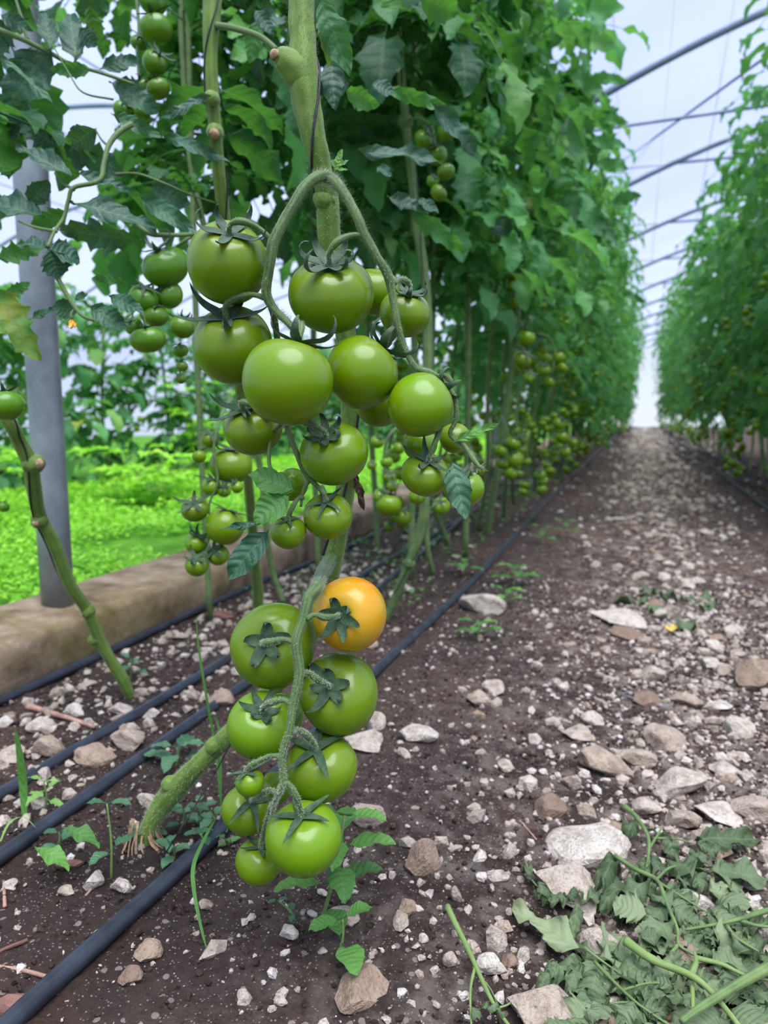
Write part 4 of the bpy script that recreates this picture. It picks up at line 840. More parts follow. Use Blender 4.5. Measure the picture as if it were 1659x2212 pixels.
# hand placed leaflets at upper left, on two crossing leaf stalks
DL = .98
LF = [  # base, tip, width, depth, var, normal tilt, lobe
 ((110, 112), (95, 18), 46, .98, .15, (0, 0, 0), .1), ((163, 135), (150, 22), 70, 1.0, .1, (0, 0, .2), .3), ((170, 60), (205, 98), 50, 1.0, .1, (0, 0, 0), .3),
 ((112, 100), (15, 225), 104, 1.0, .3, (0, 0, .3), .2), ((-5, 122), (120, 214), 30, .93, .45, (0, 0, 1.2), .15), ((200, 150), (112, 150), 40, 1.0, .9, (0, 0, 0), .3),
 ((215, 150), (300, 125), 44, 1.0, .2, (0, 0, .4), .3), ((235, 175), (338, 236), 72, 1.02, .25, (0, 0, .5), .25), ((208, 276), (152, 316), 62, .93, .25, (0, 0, 0), .12),
 ((162, 388), (38, 308), 58, .90, .05, (0, 0, .9), .15), ((162, 374), (280, 406), 34, .90, .05, (0, 0, .9), .1), ((148, 435), (328, 478), 72, .90, .02, (0, 0, .9), .25),
 ((98, 470), (-25, 430), 92, .92, .1, (0, 0, .9), .3), ((102, 535), (172, 560), 76, .88, .0, (0, 0, .8), .3), ((102, 535), (40, 520), 60, .88, .02, (0, 0, .8), .3), ((104, 536), (128, 596), 84, .88, .0, (0, 0, .8), .3),
 ((305, 518), (130, 500), 96, 1.0, .35, (0, 0, -.5), .45), ((62, 442), (102, 395), 54, .93, .12, (0, 0, 0), .2), ((130, 320), (38, 262), 70, 1.0, .35, (0, 0, 0), .45),
 ((128, 300), (255, 372), 104, 1.02, .35, (0, 0, -.4), .45), ((-10, 620), (72, 765), 104, .95, .95, (0, 0, -.3), .5), ((10, 640), (62, 612), 34, .95, .9, (0, 0, 0), .3), ((64, 690), (118, 664), 20, .92, .4, (0, 0, .5), .1),
 ((172, 671), (115, 664), 50, .92, .35, (0, 0, 0), .1), ((160, 646), (190, 632), 18, .9, .3, (0, 0, 0), .1), ((192, 662), (268, 705), 60, .9, .3, (0, 0, .2), .25), ((235, 640), (302, 668), 44, .9, .35, (0, 0, .2), .12),
 ((300, 424), (414, 492), 50, .95, .45, (0, 0, .2), .1), ((325, 395), (402, 440), 76, 1.05, .2, (0, 0, 0), .3), ((455, 205), (342, 254), 26, .93, .2, (0, 0, .6), .1), ((240, 246), (345, 292), 44, .98, .45, (0, 0, .2), .3),
 ((345, 290), (485, 340), 40, 1.0, .4, (0, 0, .3), .3), ((275, 608), (198, 600), 28, 1.0, .9, (0, 0, 0), .5), ((-10, 560), (90, 530), 60, 1.0, .8, (0, 0, 0), .4), ((20, 40), (-20, 120), 70, 1.0, .4, (0, 0, 0), .3), ((0, 30), (60, 60), 40, .97, .1, (0, 0, 0), .2),
 ((160, 25), (235, 10), 60, 1.1, .5, (0, 0, -.3), .3), ((190, 10), (215, 90), 50, 1.1, .9, (0, 0, -.3), .35), ((60, 210), (25, 300), 60, .98, .35, (0, 0, 0), .3), ((0, 290), (25, 230), 50, .98, .8, (0, 0, 0), .3), ((0, 380), (35, 310), 60, 1.0, .9, (0, 0, 0), .3),
 ((150, 455), (70, 490), 60, 1.0, .8, (0, 0, -.2), .4)]
for k, (b, t, w_, d, v, nn, lb) in enumerate(LF):
    px_leaf('leaflet', (*b, d), (*t, d+rnd.uniform(-.02, .03)), w_, Lp, LEAFN if v < .6 else LEAF, 500+k, nrm=nn, lobe=lb, droop=.25, var=min(1, v), n=22, cols=4, wave=.05)
def leafstalk(l, w_, parent): return stem_part('leaf_stalk', l, [w_*(1-.5*i/(len(l)-1)) for i in range(len(l))], parent, STALK, sides=8)
leafstalk([(-40, 45, .98), (0, 65, .98), (60, 90, .98), (115, 118, .99), (150, 137, 1.0), (220, 158, 1.0), (290, 182, 1.01)], 13, Lp)
leafstalk([(60, 88, .98), (50, 50, .98), (38, 12, .98), (25, -30, .98)], 9, Lp)
leafstalk([(110, 115, .985), (109, 98, .985)], 5, Lp); leafstalk([(163, 137, 1.0), (163, 100, 1.0)], 6, Lp)
leafstalk([(285, 268, .95), (258, 285, .94), (236, 312, .93), (225, 350, .92), (214, 390, .91), (160, 405, .90), (148, 432, .9), (138, 470, .9), (118, 500, .89), (103, 534, .88)], 13, Lp)
leafstalk([(232, 314, .93), (218, 300, .93), (207, 280, .93)], 6, Lp); leafstalk([(160, 410, .9), (135, 395, .905), (118, 374, .91)], 8, Lp); leafstalk([(122, 500, .89), (80, 492, .90), (40, 478, .91)], 8, Lp)
leafstalk([(118, 590, .9), (140, 628, .9), (163, 665, .9), (182, 684, .9), (215, 693, .9), (262, 690, .92), (290, 672, .95)], 11, Lp)
leafstalk([(280, 468, .95), (318, 502, .95), (360, 508, .97), (420, 506, 1.0), (470, 500, 1.04)], 13, B)
leafstalk([(250, 376, .98), (300, 376, .98), (360, 398, .98), (410, 420, 1.0), (470, 440, 1.05)], 6, B)
leafstalk([(245, 215, .95), (180, 200, .95), (150, 160, .96), (110, 90, .97)], 5, B)
# leaves by the path side of the foreground stem
for k, (b, t, w_, d, v, nn, lb) in enumerate([((690, -10), (752, 150), 76, .74, .6, (0, 0, .3), .25), ((698, 0), (712, 130), 46, .75, .95, (0, 0, -.4), .2), ((760, 175), (706, 205), 84, .80, .05, (0, 0, .5), .15), ((715, 125), (722, 222), 62, .8, .05, (0, 0, .4), .15),
        ((745, 195), (812, 228), 56, .95, .9, (0, 0, -.3), .3), ((800, 180), (850, 200), 50, 1.0, .05, (0, 0, .8), .2), ((830, 190), (965, 232), 40, 1.1, .85, (0, 0, -.1), .3), ((930, 222), (1034, 330), 58, 1.1, .12, (0, 0, .7), .3),
        ((775, 330), (952, 334), 56, 1.0, .05, (0, 0, .9), .3), ((815, 360), (842, 375), 30, 1.0, .1, (0, 0, .6), .1), ((835, 425), (925, 455), 50, 1.05, .05, (0, 0, .7), .3), ((880, 450), (1005, 545), 56, 1.05, .7, (0, 0, 0), .4), ((900, 428), (945, 455), 30, 1.05, .1, (0, 0, .7), .1),
        ((1095, 465), (1075, 512), 56, 1.9, .15, (0, 0, .6), .1), ((560, 40), (540, 130), 50, 1.1, .9, (0, 0, 0), .3), ((600, 60), (600, 30), 40, 1.1, .2, (0, 0, 0), .2), ((550, 20), (590, 70), 40, 1.0, .2, (0, 0, .4), .2), ((870, 20), (830, -40), 80, 1.0, .9, (0, 0, -.3), .3), ((905, -10), (985, 30), 90, 1.15, .9, (0, 0, -.3), .3)]):
    px_leaf('leaflet', (*b, d), (*t, d+rnd.uniform(-.02, .03)), w_, A if d < .97 else P3, LEAFN if v < .3 else LEAF, 600+k, nrm=nn, lobe=lb, droop=.25, var=v, n=24, cols=6, wave=.06)
for k, (b, t_, w_, v) in enumerate([((1235, 20), (1342, 14), 62, .7), ((1225, 78), (1338, 92), 66, .85), ((1228, 150), (1300, 200), 50, .6), ((1270, 168), (1348, 172), 34, .6), ((1290, 256), (1352, 262), 30, .6), ((1270, 300), (1345, 312), 40, .5), ((1318, 438), (1378, 420), 40, .3), ((1320, 470), (1362, 500), 22, .3), ((1340, 630), (1392, 650), 20, .2), ((1280, 350), (1350, 360), 40, .5), ((1200, 230), (1255, 350), 70, .3), ((1215, 410), (1300, 500), 90, .08), ((1240, 460), (1328, 512), 60, .08)]):
    px_leaf('leaflet', (*b, 2.7), (*t_, 2.62), w_, EXP[1][0], ROWLEAF, 800+k, nrm=(0, 0, .3), lobe=.35, droop=.3, var=v, n=20, cols=4, wave=.05)
# ------------------------------------------------------------------ smaller fruit clusters
def cluster(lst, depth, parent, grp, stalk=None, me=None, jit=.03, csc=1.0, w_=8):
    for k, (x, y, r, lab) in enumerate(lst):
        d = depth+rnd.uniform(-jit, jit); a = rnd.uniform(-.9, .9); ax = Vector((math.cos(a)*.3, 0, 0)) + Vector((rnd.uniform(-.6, .6), rnd.uniform(-.8, .2), rnd.uniform(.4, 1)))
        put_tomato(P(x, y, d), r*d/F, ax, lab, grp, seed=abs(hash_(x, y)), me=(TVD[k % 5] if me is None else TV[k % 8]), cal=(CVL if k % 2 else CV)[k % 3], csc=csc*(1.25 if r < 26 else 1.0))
    if stalk: 
        l = [(x, y, depth+(.0 if len(q) == 0 else q[0])) for x, y, *q in stalk]; stem_part('truss_stalk', l, [w_*(1-.6*i/(len(l)-1)) for i in range(len(l))], parent, STALK, sides=8)
def hash_(x, y): return int(x*7+y*13)
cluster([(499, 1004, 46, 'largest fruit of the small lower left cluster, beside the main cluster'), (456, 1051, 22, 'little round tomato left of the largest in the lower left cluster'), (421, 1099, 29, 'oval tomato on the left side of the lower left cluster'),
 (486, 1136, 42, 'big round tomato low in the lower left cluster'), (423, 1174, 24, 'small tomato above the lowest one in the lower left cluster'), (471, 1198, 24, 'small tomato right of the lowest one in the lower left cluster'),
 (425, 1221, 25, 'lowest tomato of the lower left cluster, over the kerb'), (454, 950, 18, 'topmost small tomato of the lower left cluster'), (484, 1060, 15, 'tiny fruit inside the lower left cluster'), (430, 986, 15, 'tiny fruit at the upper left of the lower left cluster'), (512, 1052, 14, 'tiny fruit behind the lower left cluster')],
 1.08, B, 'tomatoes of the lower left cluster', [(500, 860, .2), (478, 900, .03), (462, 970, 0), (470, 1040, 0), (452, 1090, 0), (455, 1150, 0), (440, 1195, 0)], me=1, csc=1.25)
cluster([(330, 2, 30, 'top tomato of the upper left hanging chain, cut by the frame'), (337, 62, 35, 'largest tomato of the upper left hanging chain'), (335, 135, 27, 'third tomato down the upper left hanging chain'), (341, 191, 26, 'lowest tomato of the upper left hanging chain'),
 (310, 190, 21, 'tomato tucked left behind the lowest one of the upper chain'), (300, 92, 18, 'slim tomato edge left of the largest in the upper chain'), (267, 238, 22, 'left tomato of the pair below the upper chain'), (306, 242, 19, 'right tomato of the pair below the upper chain'), (255, 283, 8, 'tiny fruit bud beneath the pair of tomatoes at upper left')],
 1.10, B, 'tomatoes of the upper left chain', [(300, -60), (296, 0), (300, 60), (296, 120), (300, 175), (288, 215), (270, 250), (258, 275)], csc=1.15)
cluster([(357, 575, 50, 'largest dark green tomato of the left cluster beside the main one'), (310, 645, 33, 'tomato lower left of the largest in the left cluster'), (365, 637, 30, 'tomato under the largest one in the left cluster'), (336, 682, 27, 'half shaded tomato in the middle of the left cluster'),
 (393, 706, 27, 'tomato at the lower right of the left cluster'), (390, 757, 17, 'small tomato in the hanging tail of the left cluster'), (393, 791, 13, 'smaller tomato in the hanging tail of the left cluster'), (391, 817, 12, 'lowest smallest tomato of the left cluster tail'), (290, 706, 20, 'green fruit sliver left of the flattened tomato')],
 .98, B, 'tomatoes of the left cluster', [(420, 506, .04), (400, 520, .02), (350, 560, .04), (330, 620, .04), (350, 665, .04), (385, 700, .04), (392, 800, 0)], csc=1.0)
put_tomato(P(320, 733, .93), 38*.93/F, Vector((-.1, -.15, 1)), 'flattened glossy tomato hanging lowest left, alone under spread sepals', 'tomatoes of the left cluster', seed=3, cal=CVL[0], me=TVD[1], zs=.85, node=P(300, 672, .92), hair=False)
put_tomato(P(12, 876, .86), 38*.86/F, Vector((-.3, .2, 1)), 'dark green tomato cut by the left picture edge beside the post', seed=5, me=TVD[0])
put_tomato(P(8, 1095, 1.1), 12*1.1/F, Vector((-.2, .2, 1)), 'tiny green tomato low at the left picture edge', seed=6, me=TVD[2])
cluster([(915, 301, 21, 'left tomato of the top pair in the upper right cluster'), (964, 285, 20, 'right tomato of the top pair in the upper right cluster'), (945, 335, 22, 'middle tomato of the upper right cluster partly behind a leaf'), (963, 371, 20, 'rounded tomato low right in the upper right cluster'), (934, 391, 13, 'smallest tomato of the upper right cluster'), (948, 416, 19, 'lowest tomato of the upper right cluster')],
 1.42, P3, 'tomatoes of the upper right cluster', [(884, 260, .12), (905, 255, .03), (935, 280, .03), (940, 330, .03), (950, 360, .03), (945, 400, .03)], csc=.9)
cluster([(840, 1090, 28, 'largest tomato of the cluster low behind the main one'), (870, 1116, 20, 'lowest tomato of the cluster behind the main one'), (902, 1071, 20, 'tomato peeking below the flattened glossy one'), (953, 1093, 20, 'tomato peeking below the white flecked leaf'), (815, 954, 15, 'small tomato in the gap right of the main cluster fruit'), (840, 1028, 16, 'small tomato high in the cluster behind the main one'), (803, 1004, 11, 'tiny tomato behind the main cluster gap'), (862, 968, 13, 'tiny tomato above the flattened glossy one'), (824, 1072, 18, 'tomato left of the largest in the cluster behind'), (835, 998, 14, 'small dim tomato behind the main cluster'), (848, 1050, 13, 'small dim tomato above the largest of the cluster behind')],
 1.55, P3, 'tomatoes of the cluster behind the main one', [(915, 900, .1), (850, 930), (830, 980), (840, 1040), (850, 1080)], me=1, csc=.9)
cluster([(1137, 730, 20, 'upper large tomato of the pair hanging on the first row stem'), (1129, 776, 21, 'lower large tomato of the pair hanging on the first row stem'), (1143, 815, 13, 'small tomato beneath the pair on the first row stem')], 2.55, EXP[1][0], 'tomatoes on the first row stem', [(1120, 690, .2), (1135, 720, .04), (1136, 800, .04)], me=1)
cluster([(1175, 799, 15, 'left oval tomato of the cluster under a curved stalk'), (1205, 772, 17, 'lit top tomato of the cluster under a curved stalk'), (1188, 825, 13, 'bottom tomato of the cluster under a curved stalk'), (1183, 773, 12, 'small left tomato of the cluster under a curved stalk'), (1216, 795, 13, 'right dark tomato of the cluster under a curved stalk')], 2.75, EXP[1][0], 'tomatoes under the curved stalk', [(1160, 720), (1185, 730), (1198, 760), (1192, 810)], me=1)
cluster([(1108, 957, 17, 'tomato in the middle of the low cluster beside the hose'), (1129, 948, 13, 'right tomato of the low cluster beside the hose'), (1110, 992, 20, 'biggest lowest tomato of the low cluster beside the hose'), (1105, 1022, 14, 'bottom tomato of the low cluster beside the hose'), (1082, 974, 15, 'left tomato of the low cluster beside the hose'), (1086, 1000, 14, 'lower left dark tomato of the low cluster beside the hose')], 2.7, EXP[1][0], 'tomatoes of the low cluster beside the hose', [(1085, 900, .1), (1095, 930), (1105, 980)], me=1)
cluster([(1208, 915, 14, 'top tomato of the low chain of fruit in the row'), (1214, 944, 14, 'second tomato of the low chain of fruit in the row'), (1220, 975, 13, 'bottom tomato of the low chain of fruit in the row'), (1238, 955, 11, 'right tomato of the low chain of fruit in the row')], 3.1, EXP[1][0], 'tomatoes of the low chain in the row', None, me=1)
cluster([(1042, 898, 10, 'small tomato in the sky gap left of the first row stem'), (1068, 905, 9, 'small tomato just left of the first row stem'), (1120, 548, 14, 'upper small tomato high on the row foliage'), (1155, 565, 10, 'upper little tomato right of another high on the row'), (1190, 553, 11, 'little tomato high in the row foliage'), (1205, 580, 11, 'pale little tomato at the high right of the row')], 3.0, EXP[1][0], 'scattered small tomatoes in the row', None, me=1)
# fruit of the generated rows: the largest on screen one by one, the rest as one mass
tom_req.sort(key=lambda q: -q[1]/max(.3, (q[0]-CAM).length))
vis = [q for q in tom_req if -20 < proj(q[0])[0] < 1680 and proj(q[0])[2] > 1.5]
SMALLT = tomato_mesh(80, TOM, 14, 20); CVS = calyx_mesh(90, curl=.5, length=.9, n=5)
for k, (p, r, ax) in enumerate(vis[:212]):
    left = p.x < 0; yv = p.y
    if p.x < -2: lab, grp = 'small green tomato low on the bushy row behind the lawn', 'tomatoes behind the lawn'
    elif left: lab, grp = ('blurred green tomato in the long left row', 'tomatoes along the left row')
    else: lab, grp = ('blurred green tomato in the shaded right row', 'tomatoes along the right row')
    o = inst('tomato', SMALLT, None, p, basis(ax, k), (r, r, r*.9)); tag(o, lab, 'tomato', grp)
    if k < 110: inst('calyx', CVS, o)
rest = vis[212:]
if rest:
    V0, Q0 = rock(999, 2, 0, 0.0); mb = MB()
    for p, r, ax in rest: mb.addnp(V0*r+np.array(p), Q0, np.zeros((len(V0), 2)), np.full(len(V0), .5))
    tag(mb.build('distant_tomatoes', TOM), 'masses of tiny distant green tomatoes far down both rows', 'tomatoes', kind='stuff')
# ------------------------------------------------------------------ lawn and weeds
def lawn(N, x0, x1, y0, y1, seed, hmax=.05, smin=.006, smax=.014):
    rs = np.random.RandomState(seed); x = rs.uniform(x0, x1, N); y = y0+(y1-y0)*rs.rand(N)**1.3; h = .03+hmax*rs.rand(N); s = (smin+(smax-smin)*rs.rand(N))*np.clip(.8+y/8, 1, 1.8)
    kp = np.array([noise.noise((a_*2.2, b_*2.2, 5.0))+.6*noise.noise((a_*7, b_*7, 1.0)) > -.25 for a_, b_ in zip(x, y)]); x, y, h, s = x[kp], y[kp], h[kp]*(1+0*x[kp]), s[kp]; N = len(x)
    a = rs.rand(N)*6.28; til = rs.uniform(-.7, .7, (N, 2)); d = np.stack([np.cos(a), np.sin(a), til[:, 0]], 1); sd = np.stack([-np.sin(a), np.cos(a), til[:, 1]], 1)
    c = np.stack([x, y, h], 1); V = np.stack([c-d*s[:, None], c+sd*s[:, None]*.6-np.array([0, 0, .15])*s[:, None], c+d*s[:, None]*1.1, c-sd*s[:, None]*.6-np.array([0, 0, .15])*s[:, None]], 1).reshape(-1, 3)
    mb = MB(); mb.addnp(V, np.arange(4*N).reshape(-1, 4), np.tile(np.array([[.5, 0.1], [.9, .3], [.5, .4], [.9, .2]]), (N, 1)), np.repeat(rs.rand(N), 4)); return mb
tag(lawn(70000, -3.3, -1.27, .9, 11, 3).build('grass', LAWN), 'bright green clover lawn beyond the concrete kerb', 'grass', kind='stuff')
tag(lawn(2200, -.97, -.5, 1.6, 6, 4, hmax=.02, smin=.003, smax=.008).build('low_weeds', WEED), 'sparse low green weeds scattered between stems and hoses', 'weeds', kind='stuff')
def bushy(x, y, h, n, size, label, mat=LAWN, seed=0, spread=.6, var=.6):
    rs = np.random.RandomState(seed); t = empty('weed', (x, y, .01)); tag(t, label, 'weed'); ms = MB(); mf = MB()
    for k in range(n):
        a = k*2.4+rs.uniform(-.3, .3); hh = h*rs.uniform(.4, 1); L = hh*spread; p = np.array([x, y, .01])
        pts = [p, p+np.array([math.cos(a)*L*.3, math.sin(a)*L*.3, hh*.5]), p+np.array([math.cos(a)*L, math.sin(a)*L, hh])]
        tube(ms, pts, [.0022, .0018, .001], 5, 3)
        for j in range(3): leaflet(mf, pts[1+(j > 0)], [math.cos(a+j-1), math.sin(a+j-1), .1], [0, 0, 1], size, size*.5, rs.randint(1 << 30), 9, 2, .25, .6, var=float(np.clip(rs.normal(var, .2), 0, 1)))
    ms.build('stalk', PSTEM, t); mf.build('foliage', mat, t)
g = G(262, 1085, 0); bushy(-2.45, 3.3, .30, 24, .14, 'leafy yellow green weed spreading on the lawn behind the kerb', seed=1, spread=1.1)
bushy(-3.05, 4.7, .75, 30, .13, 'tall light green bush standing before the far row', seed=2, spread=.35)
bushy(-2.7, 2.3, .34, 22, .12, 'bright leafy weed on the lawn left of the steel post', seed=3, spread=.8)
def seedling(base, tops, label, mat=WEED, h=.05, size=.03, seed=0, stem_r=.0012, pairs=2, wide=.55, off=None):
    """seedling with opposite leaves; tops = px of the crown"""
    b = G(*base); b.z = gz(b.x, b.y); d = proj(b)[2]; rs = np.random.RandomState(seed); t = empty('seedling', tuple(b)); tag(t, label, 'seedling')
    top = P(tops[0], tops[1], d-.01); ms = MB(); mid = b.lerp(top, .5)+Vector((.003, 0, 0)); C_, _ = tube(ms, [tuple(b-Vector((0, 0, .005))), tuple(mid), tuple(top)], [stem_r*1.2, stem_r, stem_r*.7], 7, 5); ms.build('stalk', PSTEM, t)
    m = len(C_)
    for k in range(pairs):
        f = 1-.36*k/max(1, pairs-1)*1.4 if pairs > 1 else 1; c = C_[int(max(0, f)*(m-1))]; a = k*PI/2+rs.uniform(-.3, .3)+(off or 0)
        for s_ in (0, PI):
            s2 = size*rs.uniform(.85, 1.15)*(.75 if k == 0 else 1.0); di = np.array([math.cos(a+s_), math.sin(a+s_), rs.uniform(.05, .4)])
            mb = MB(); tube(mb, [c, c+di*s2*.18], stem_r*.6, 5, 2, caps=False); leaflet(mb, c+di*s2*.16, di, [0, 0, 1], s2, s2*wide, rs.randint(1 << 30), 16, 4, .06, .5, var=rs.rand(), wave=.03, teeth=8); mb.build('leaf', mat, t)
    return t
seedling((690, 2002), (745, 1760), 'tall bright green seedling growing behind the bottom tomatoes', size=.045, seed=1, pairs=5, stem_r=.0018, off=.3)
seedling((728, 2066), (740, 1984), 'small mint like seedling with toothed leaves below the truss', size=.040, seed=2, pairs=2, stem_r=.0012, off=.8, wide=.7)
seedling((239, 1890), (231, 1735), 'slender seedling between the two left hoses with a leafy crown', mat=WEEDB, size=.030, seed=3, pairs=2, off=.2)
seedling((120, 1830), (128, 1798), 'low round leaved seedling beside the long lying leaves', mat=WEEDB, size=.022, seed=4, pairs=2, wide=.75)
for k, (bx, by, tx, ty) in enumerate([(330, 1800, 305, 1790), (385, 1790, 398, 1745), (430, 1770, 425, 1735), (462, 1790, 455, 1752), (440, 1830, 432, 1800), (375, 1850, 368, 1822), (492, 1822, 486, 1812), (640, 1990, 600, 1945)]):
    seedling((bx, by), (tx, ty), ['round leaved sprout at the left side of the stem base', 'leafy sprout right of the stem base', 'blue green sprout between the stem base and the hose', 'blue green sprout touching the nearest hose', 'small sprout just in front of the hose bend', 'little sprout below the stem base', 'bright tiny sprout by the hose under the truss', 'feathery little sprout under the lowest small tomato'][k], mat=WEEDB if k not in (6,) else WEED, size=.02 if k < 6 else .012, seed=10+k, pairs=3 if k < 6 else 2, wide=.7, off=k)
seedling((97, 1745), (95, 1688), 'pale green feathery seedling between the third and second hoses', mat=PALE, size=.026, seed=30, pairs=3, wide=.4)
for k, (px_, py, s_) in enumerate([(1000, 1232, .05), (1170, 1165, .05), (1110, 1250, .06), (1030, 1370, .05), (1220, 1150, .05), (1090, 1300, .05), (380, 1640, .05), (280, 1450, .03)]):
    seedling((px_, py+12), (px_+2, py-26), ['blurred bright sprout left of the hose at mid distance', 'pale blurred sprout on the path slope', 'blurred sprout just right of the hose', 'faint sprout below the creamy stone', 'sprout by the hose farther up the path', 'sprout above the creamy stone', 'blue green sprout beside the second hose', 'tiny sprout at the foot of the leaning left stem'][k], mat=WEED if k < 6 else WEEDB, size=s_, seed=50+k, pairs=3, stem_r=.0015)
def blade(l, w_, label, mat=WEED, z=None):
    mb = MB(); pts = np.array(catmull([tuple(P(*q)) for q in l], 6)); m = len(pts); V = []; uv = []
    for i, p in enumerate(pts):
        t = i/(m-1); hw = w_*(math.sin(PI*min(1, .12+t*.9))**.6)*(1 if t < .97 else .3)/2; sd = np.array(RGT)*hw; nn = -np.array(FWD)*hw*.35
        V += [p-sd, p-nn, p+sd]; uv += [(-1, t), (0, t), (1, t)]
    V = np.array(V); Q = [(i*3+j, i*3+j+1, i*3+j+4, i*3+j+3) for i in range(m-1) for j in (0, 1)]
    mb.add(V, Q, uv, .5); return tag(mb.build('grass_blade', mat), label, 'grass blade')
def dg(x, y): return proj(G(x, y))[2]
blade([(53, 1765, dg(53, 1765)), (50, 1700, dg(53, 1765)), (44, 1640, dg(53, 1765)-.01), (32, 1567, dg(53, 1765)-.02)], .011, 'broad upright grass blade at far left between two hoses')
blade([(478, 1745, dg(478, 1745)), (466, 1620, .94), (445, 1500, .93), (428, 1390, .93), (424, 1330, .93)], .0035, 'long thin upright grass blade left of the lower truss')
blade([(478, 1745, dg(478, 1745)), (470, 1560, .94), (420, 1550, .93)], .003, 'thin bent grass blade crossing the taller one')
blade([(470, 1760, .90), (440, 1815, .80), (418, 1870, .74), (420, 1930, .72), (436, 2010, .70), (452, 2068, .685)], .0042, 'drooping grass blade arching over the nearest hose')
blade([(0, 1818, .82), (20, 1778, .84), (50, 1765, .85), (80, 1790, .83)], .003, 'pale thin grass stem arching at the left edge', PALE)
for (b, t, w_, lab, v) in [((135, 1785, .80), (213, 1812, .78), 44, 'broad green leaf arching up beside the second hose', .4), ((75, 1828, .79), (148, 1862, .77), 46, 'broad pale green leaf lying below the second hose', .9)]:
    p0, p1 = P(*b), P(*t); mb = MB(); leaflet(mb, np.array(p0), p1-p0, (0, 0, 1), (p1-p0).length*1.05, w_*.78/F, 77, 20, 4, .04, .5, var=v); tag(mb.build('dock_leaf', WEED), lab, 'leaf')
# ------------------------------------------------------------------ twigs, bark, scraps on the soil
def gpath(l, lift=.004): 
    out = []
    for q in l:
        g = G(q[0], q[1]); g.z = gz(g.x, g.y)+lift+(q[2] if len(q) > 2 else 0); g2 = P(q[0], q[1], proj(g)[2]); out.append((g.x, g.y, g.z))
    return out
def stick(l, r, mat, label, cat='twig', name='twig'):
    mb = MB(); n = len(l); tube(mb, gpath(l, r[0]*.6), [r[0]+(r[1]-r[0])*i/(n-1) for i in range(n)], 8, 5, rough=.12, seed=3); return tag(mb.build(name, mat), label, cat)
stick([(60, 1528), (95, 1538), (140, 1556), (205, 1580)], (.006, .003), TWIG, 'reddish peeled root lying on pale rubble at left')
stick([(-10, 2090), (40, 2098), (112, 2117)], (.0022, .0018), TWIG, 'brown twig poking toward the nearest hose at lower left')
stick([(10, 1958), (8, 1900)], (.0018, .0015), TWIG, 'short grey twig standing at the left edge')
stick([(184, 1930), (215, 1896)], (.0012, .0008), TWIG, 'thin dry twig leaning over a white stone')
stick([(60, 2035), (5, 2055), (-20, 2070)], (.002, .0015), BARK, 'dark root fibre in the soil at left')
stick([(1118, 1745), (1140, 1768), (1160, 1790)], (.0012, .0009), TWIG, 'pale dry straw on the soil slope')
stick([(1228, 1620), (1230, 1690)], (.0008, .0006), BARK, 'thin dark stalk piece between two path stones')
stick([(1560, 1610), (1500, 1640), (1430, 1660)], (.002, .001), BARK, 'long dry stalk across the rubble band')
stick([(1500, 2035), (1560, 2034), (1659, 2030)], (.0009, .0008), BARK, 'dark thin stalk at the right edge below the pile')
def bark(px_, py, w_, h_, sd_, label):
    g = G(px_, py); d = proj(g)[2]; V, Q = rock(sd_, 3, 5, .12); mb = MB(); V = V*np.array([w_*d/F/2, w_*d/F/3.5, h_*d/F/2]); c, s = math.cos(YAW), math.sin(YAW); V = V@np.array([[c, s, 0], [-s, c, 0], [0, 0, 1]])
    mb.addnp(V+np.array([g.x, g.y, gz(g.x, g.y)+h_*d/F*.25]), Q, np.zeros((len(V), 2)), np.zeros(len(V))); tag(mb.build('bark_piece', BARK, smooth=False), label, 'bark')
bark(468, 1334, 80, 26, 41, 'reddish brown bark chunk by the kerb hose left of the truss')
bark(30, 2185, 110, 34, 42, 'flaky brown bark in the bottom left corner'); bark(150, 1868, 60, 26, 43, 'brown soil lump below the broad pale leaf')
bark(1450, 2160, 60, 40, 44, 'dark rounded lump under the wilted stems')
# ------------------------------------------------------------------ pruned wilted shoots
def wilted(stems, leaves, label, seed, mat=WILT, smat=None, group=None):
    rs = np.random.RandomState(seed); b = G(*stems[0][0][:2]); t = empty('pruned_shoot', tuple(b)); tag(t, label, 'pruned shoot', group)
    for l in stems:
        r = l[-1]; r *= .72; pts = gpath(l[:-1], .006); mb = MB(); n = len(pts); tube(mb, pts, [r*(1-.55*i/(n-1)) for i in range(n)], 9, 6, rough=.04, seed=seed, hairs=1200, hair_len=.0018); mb.build('stalk', smat or DSTEM, t)
    for (b_, t_, w_, v, wi) in leaves:
        w_ *= 1.35
        p0 = gpath([(*b_, .016)])[0]; p1 = gpath([(*t_, .006+.014*rs.rand())])[0]; p0 = np.array(p0); p1 = np.array(p1); L = np.linalg.norm(p1-p0); d = proj(p0)[2]
        mb = MB(); leaflet(mb, p0, p1-p0, (rs.uniform(-.3, .3), rs.uniform(-.5, .1), 1), L*1.1, w_*d/F, rs.randint(1 << 30), 30, 8, .28, .25, fold=.25, wilt=wi, var=v, wave=.09, teeth=5); mb.build('leaf', mat, t)
    return t
wilted([[(1348, 1742, .02), (1372, 1762, .02), (1395, 1800, .02), (1402, 1830, .018), (1396, 1880, .012), .0045], [(1402, 1832, .016), (1425, 1800, .02), (1432, 1772, .012), .002], [(1410, 1808, .016), (1460, 1802, .012), (1500, 1806, .01), .002]],
 [((1500, 1806), (1640, 1785), 52, .1, .3), ((1505, 1812), (1560, 1830), 34, .15, .9), ((1372, 1764), (1350, 1800), 30, .1, 1), ((1395, 1790), (1440, 1782), 22, .1, 1), ((1430, 1800), (1465, 1830), 30, .3, 1), ((1398, 1850), (1368, 1880), 34, .15, .9), ((1405, 1850), (1435, 1880), 34, .2, 1)], 'wilted tomato shoot with a forked stem at the top of the pruned pile', 1)
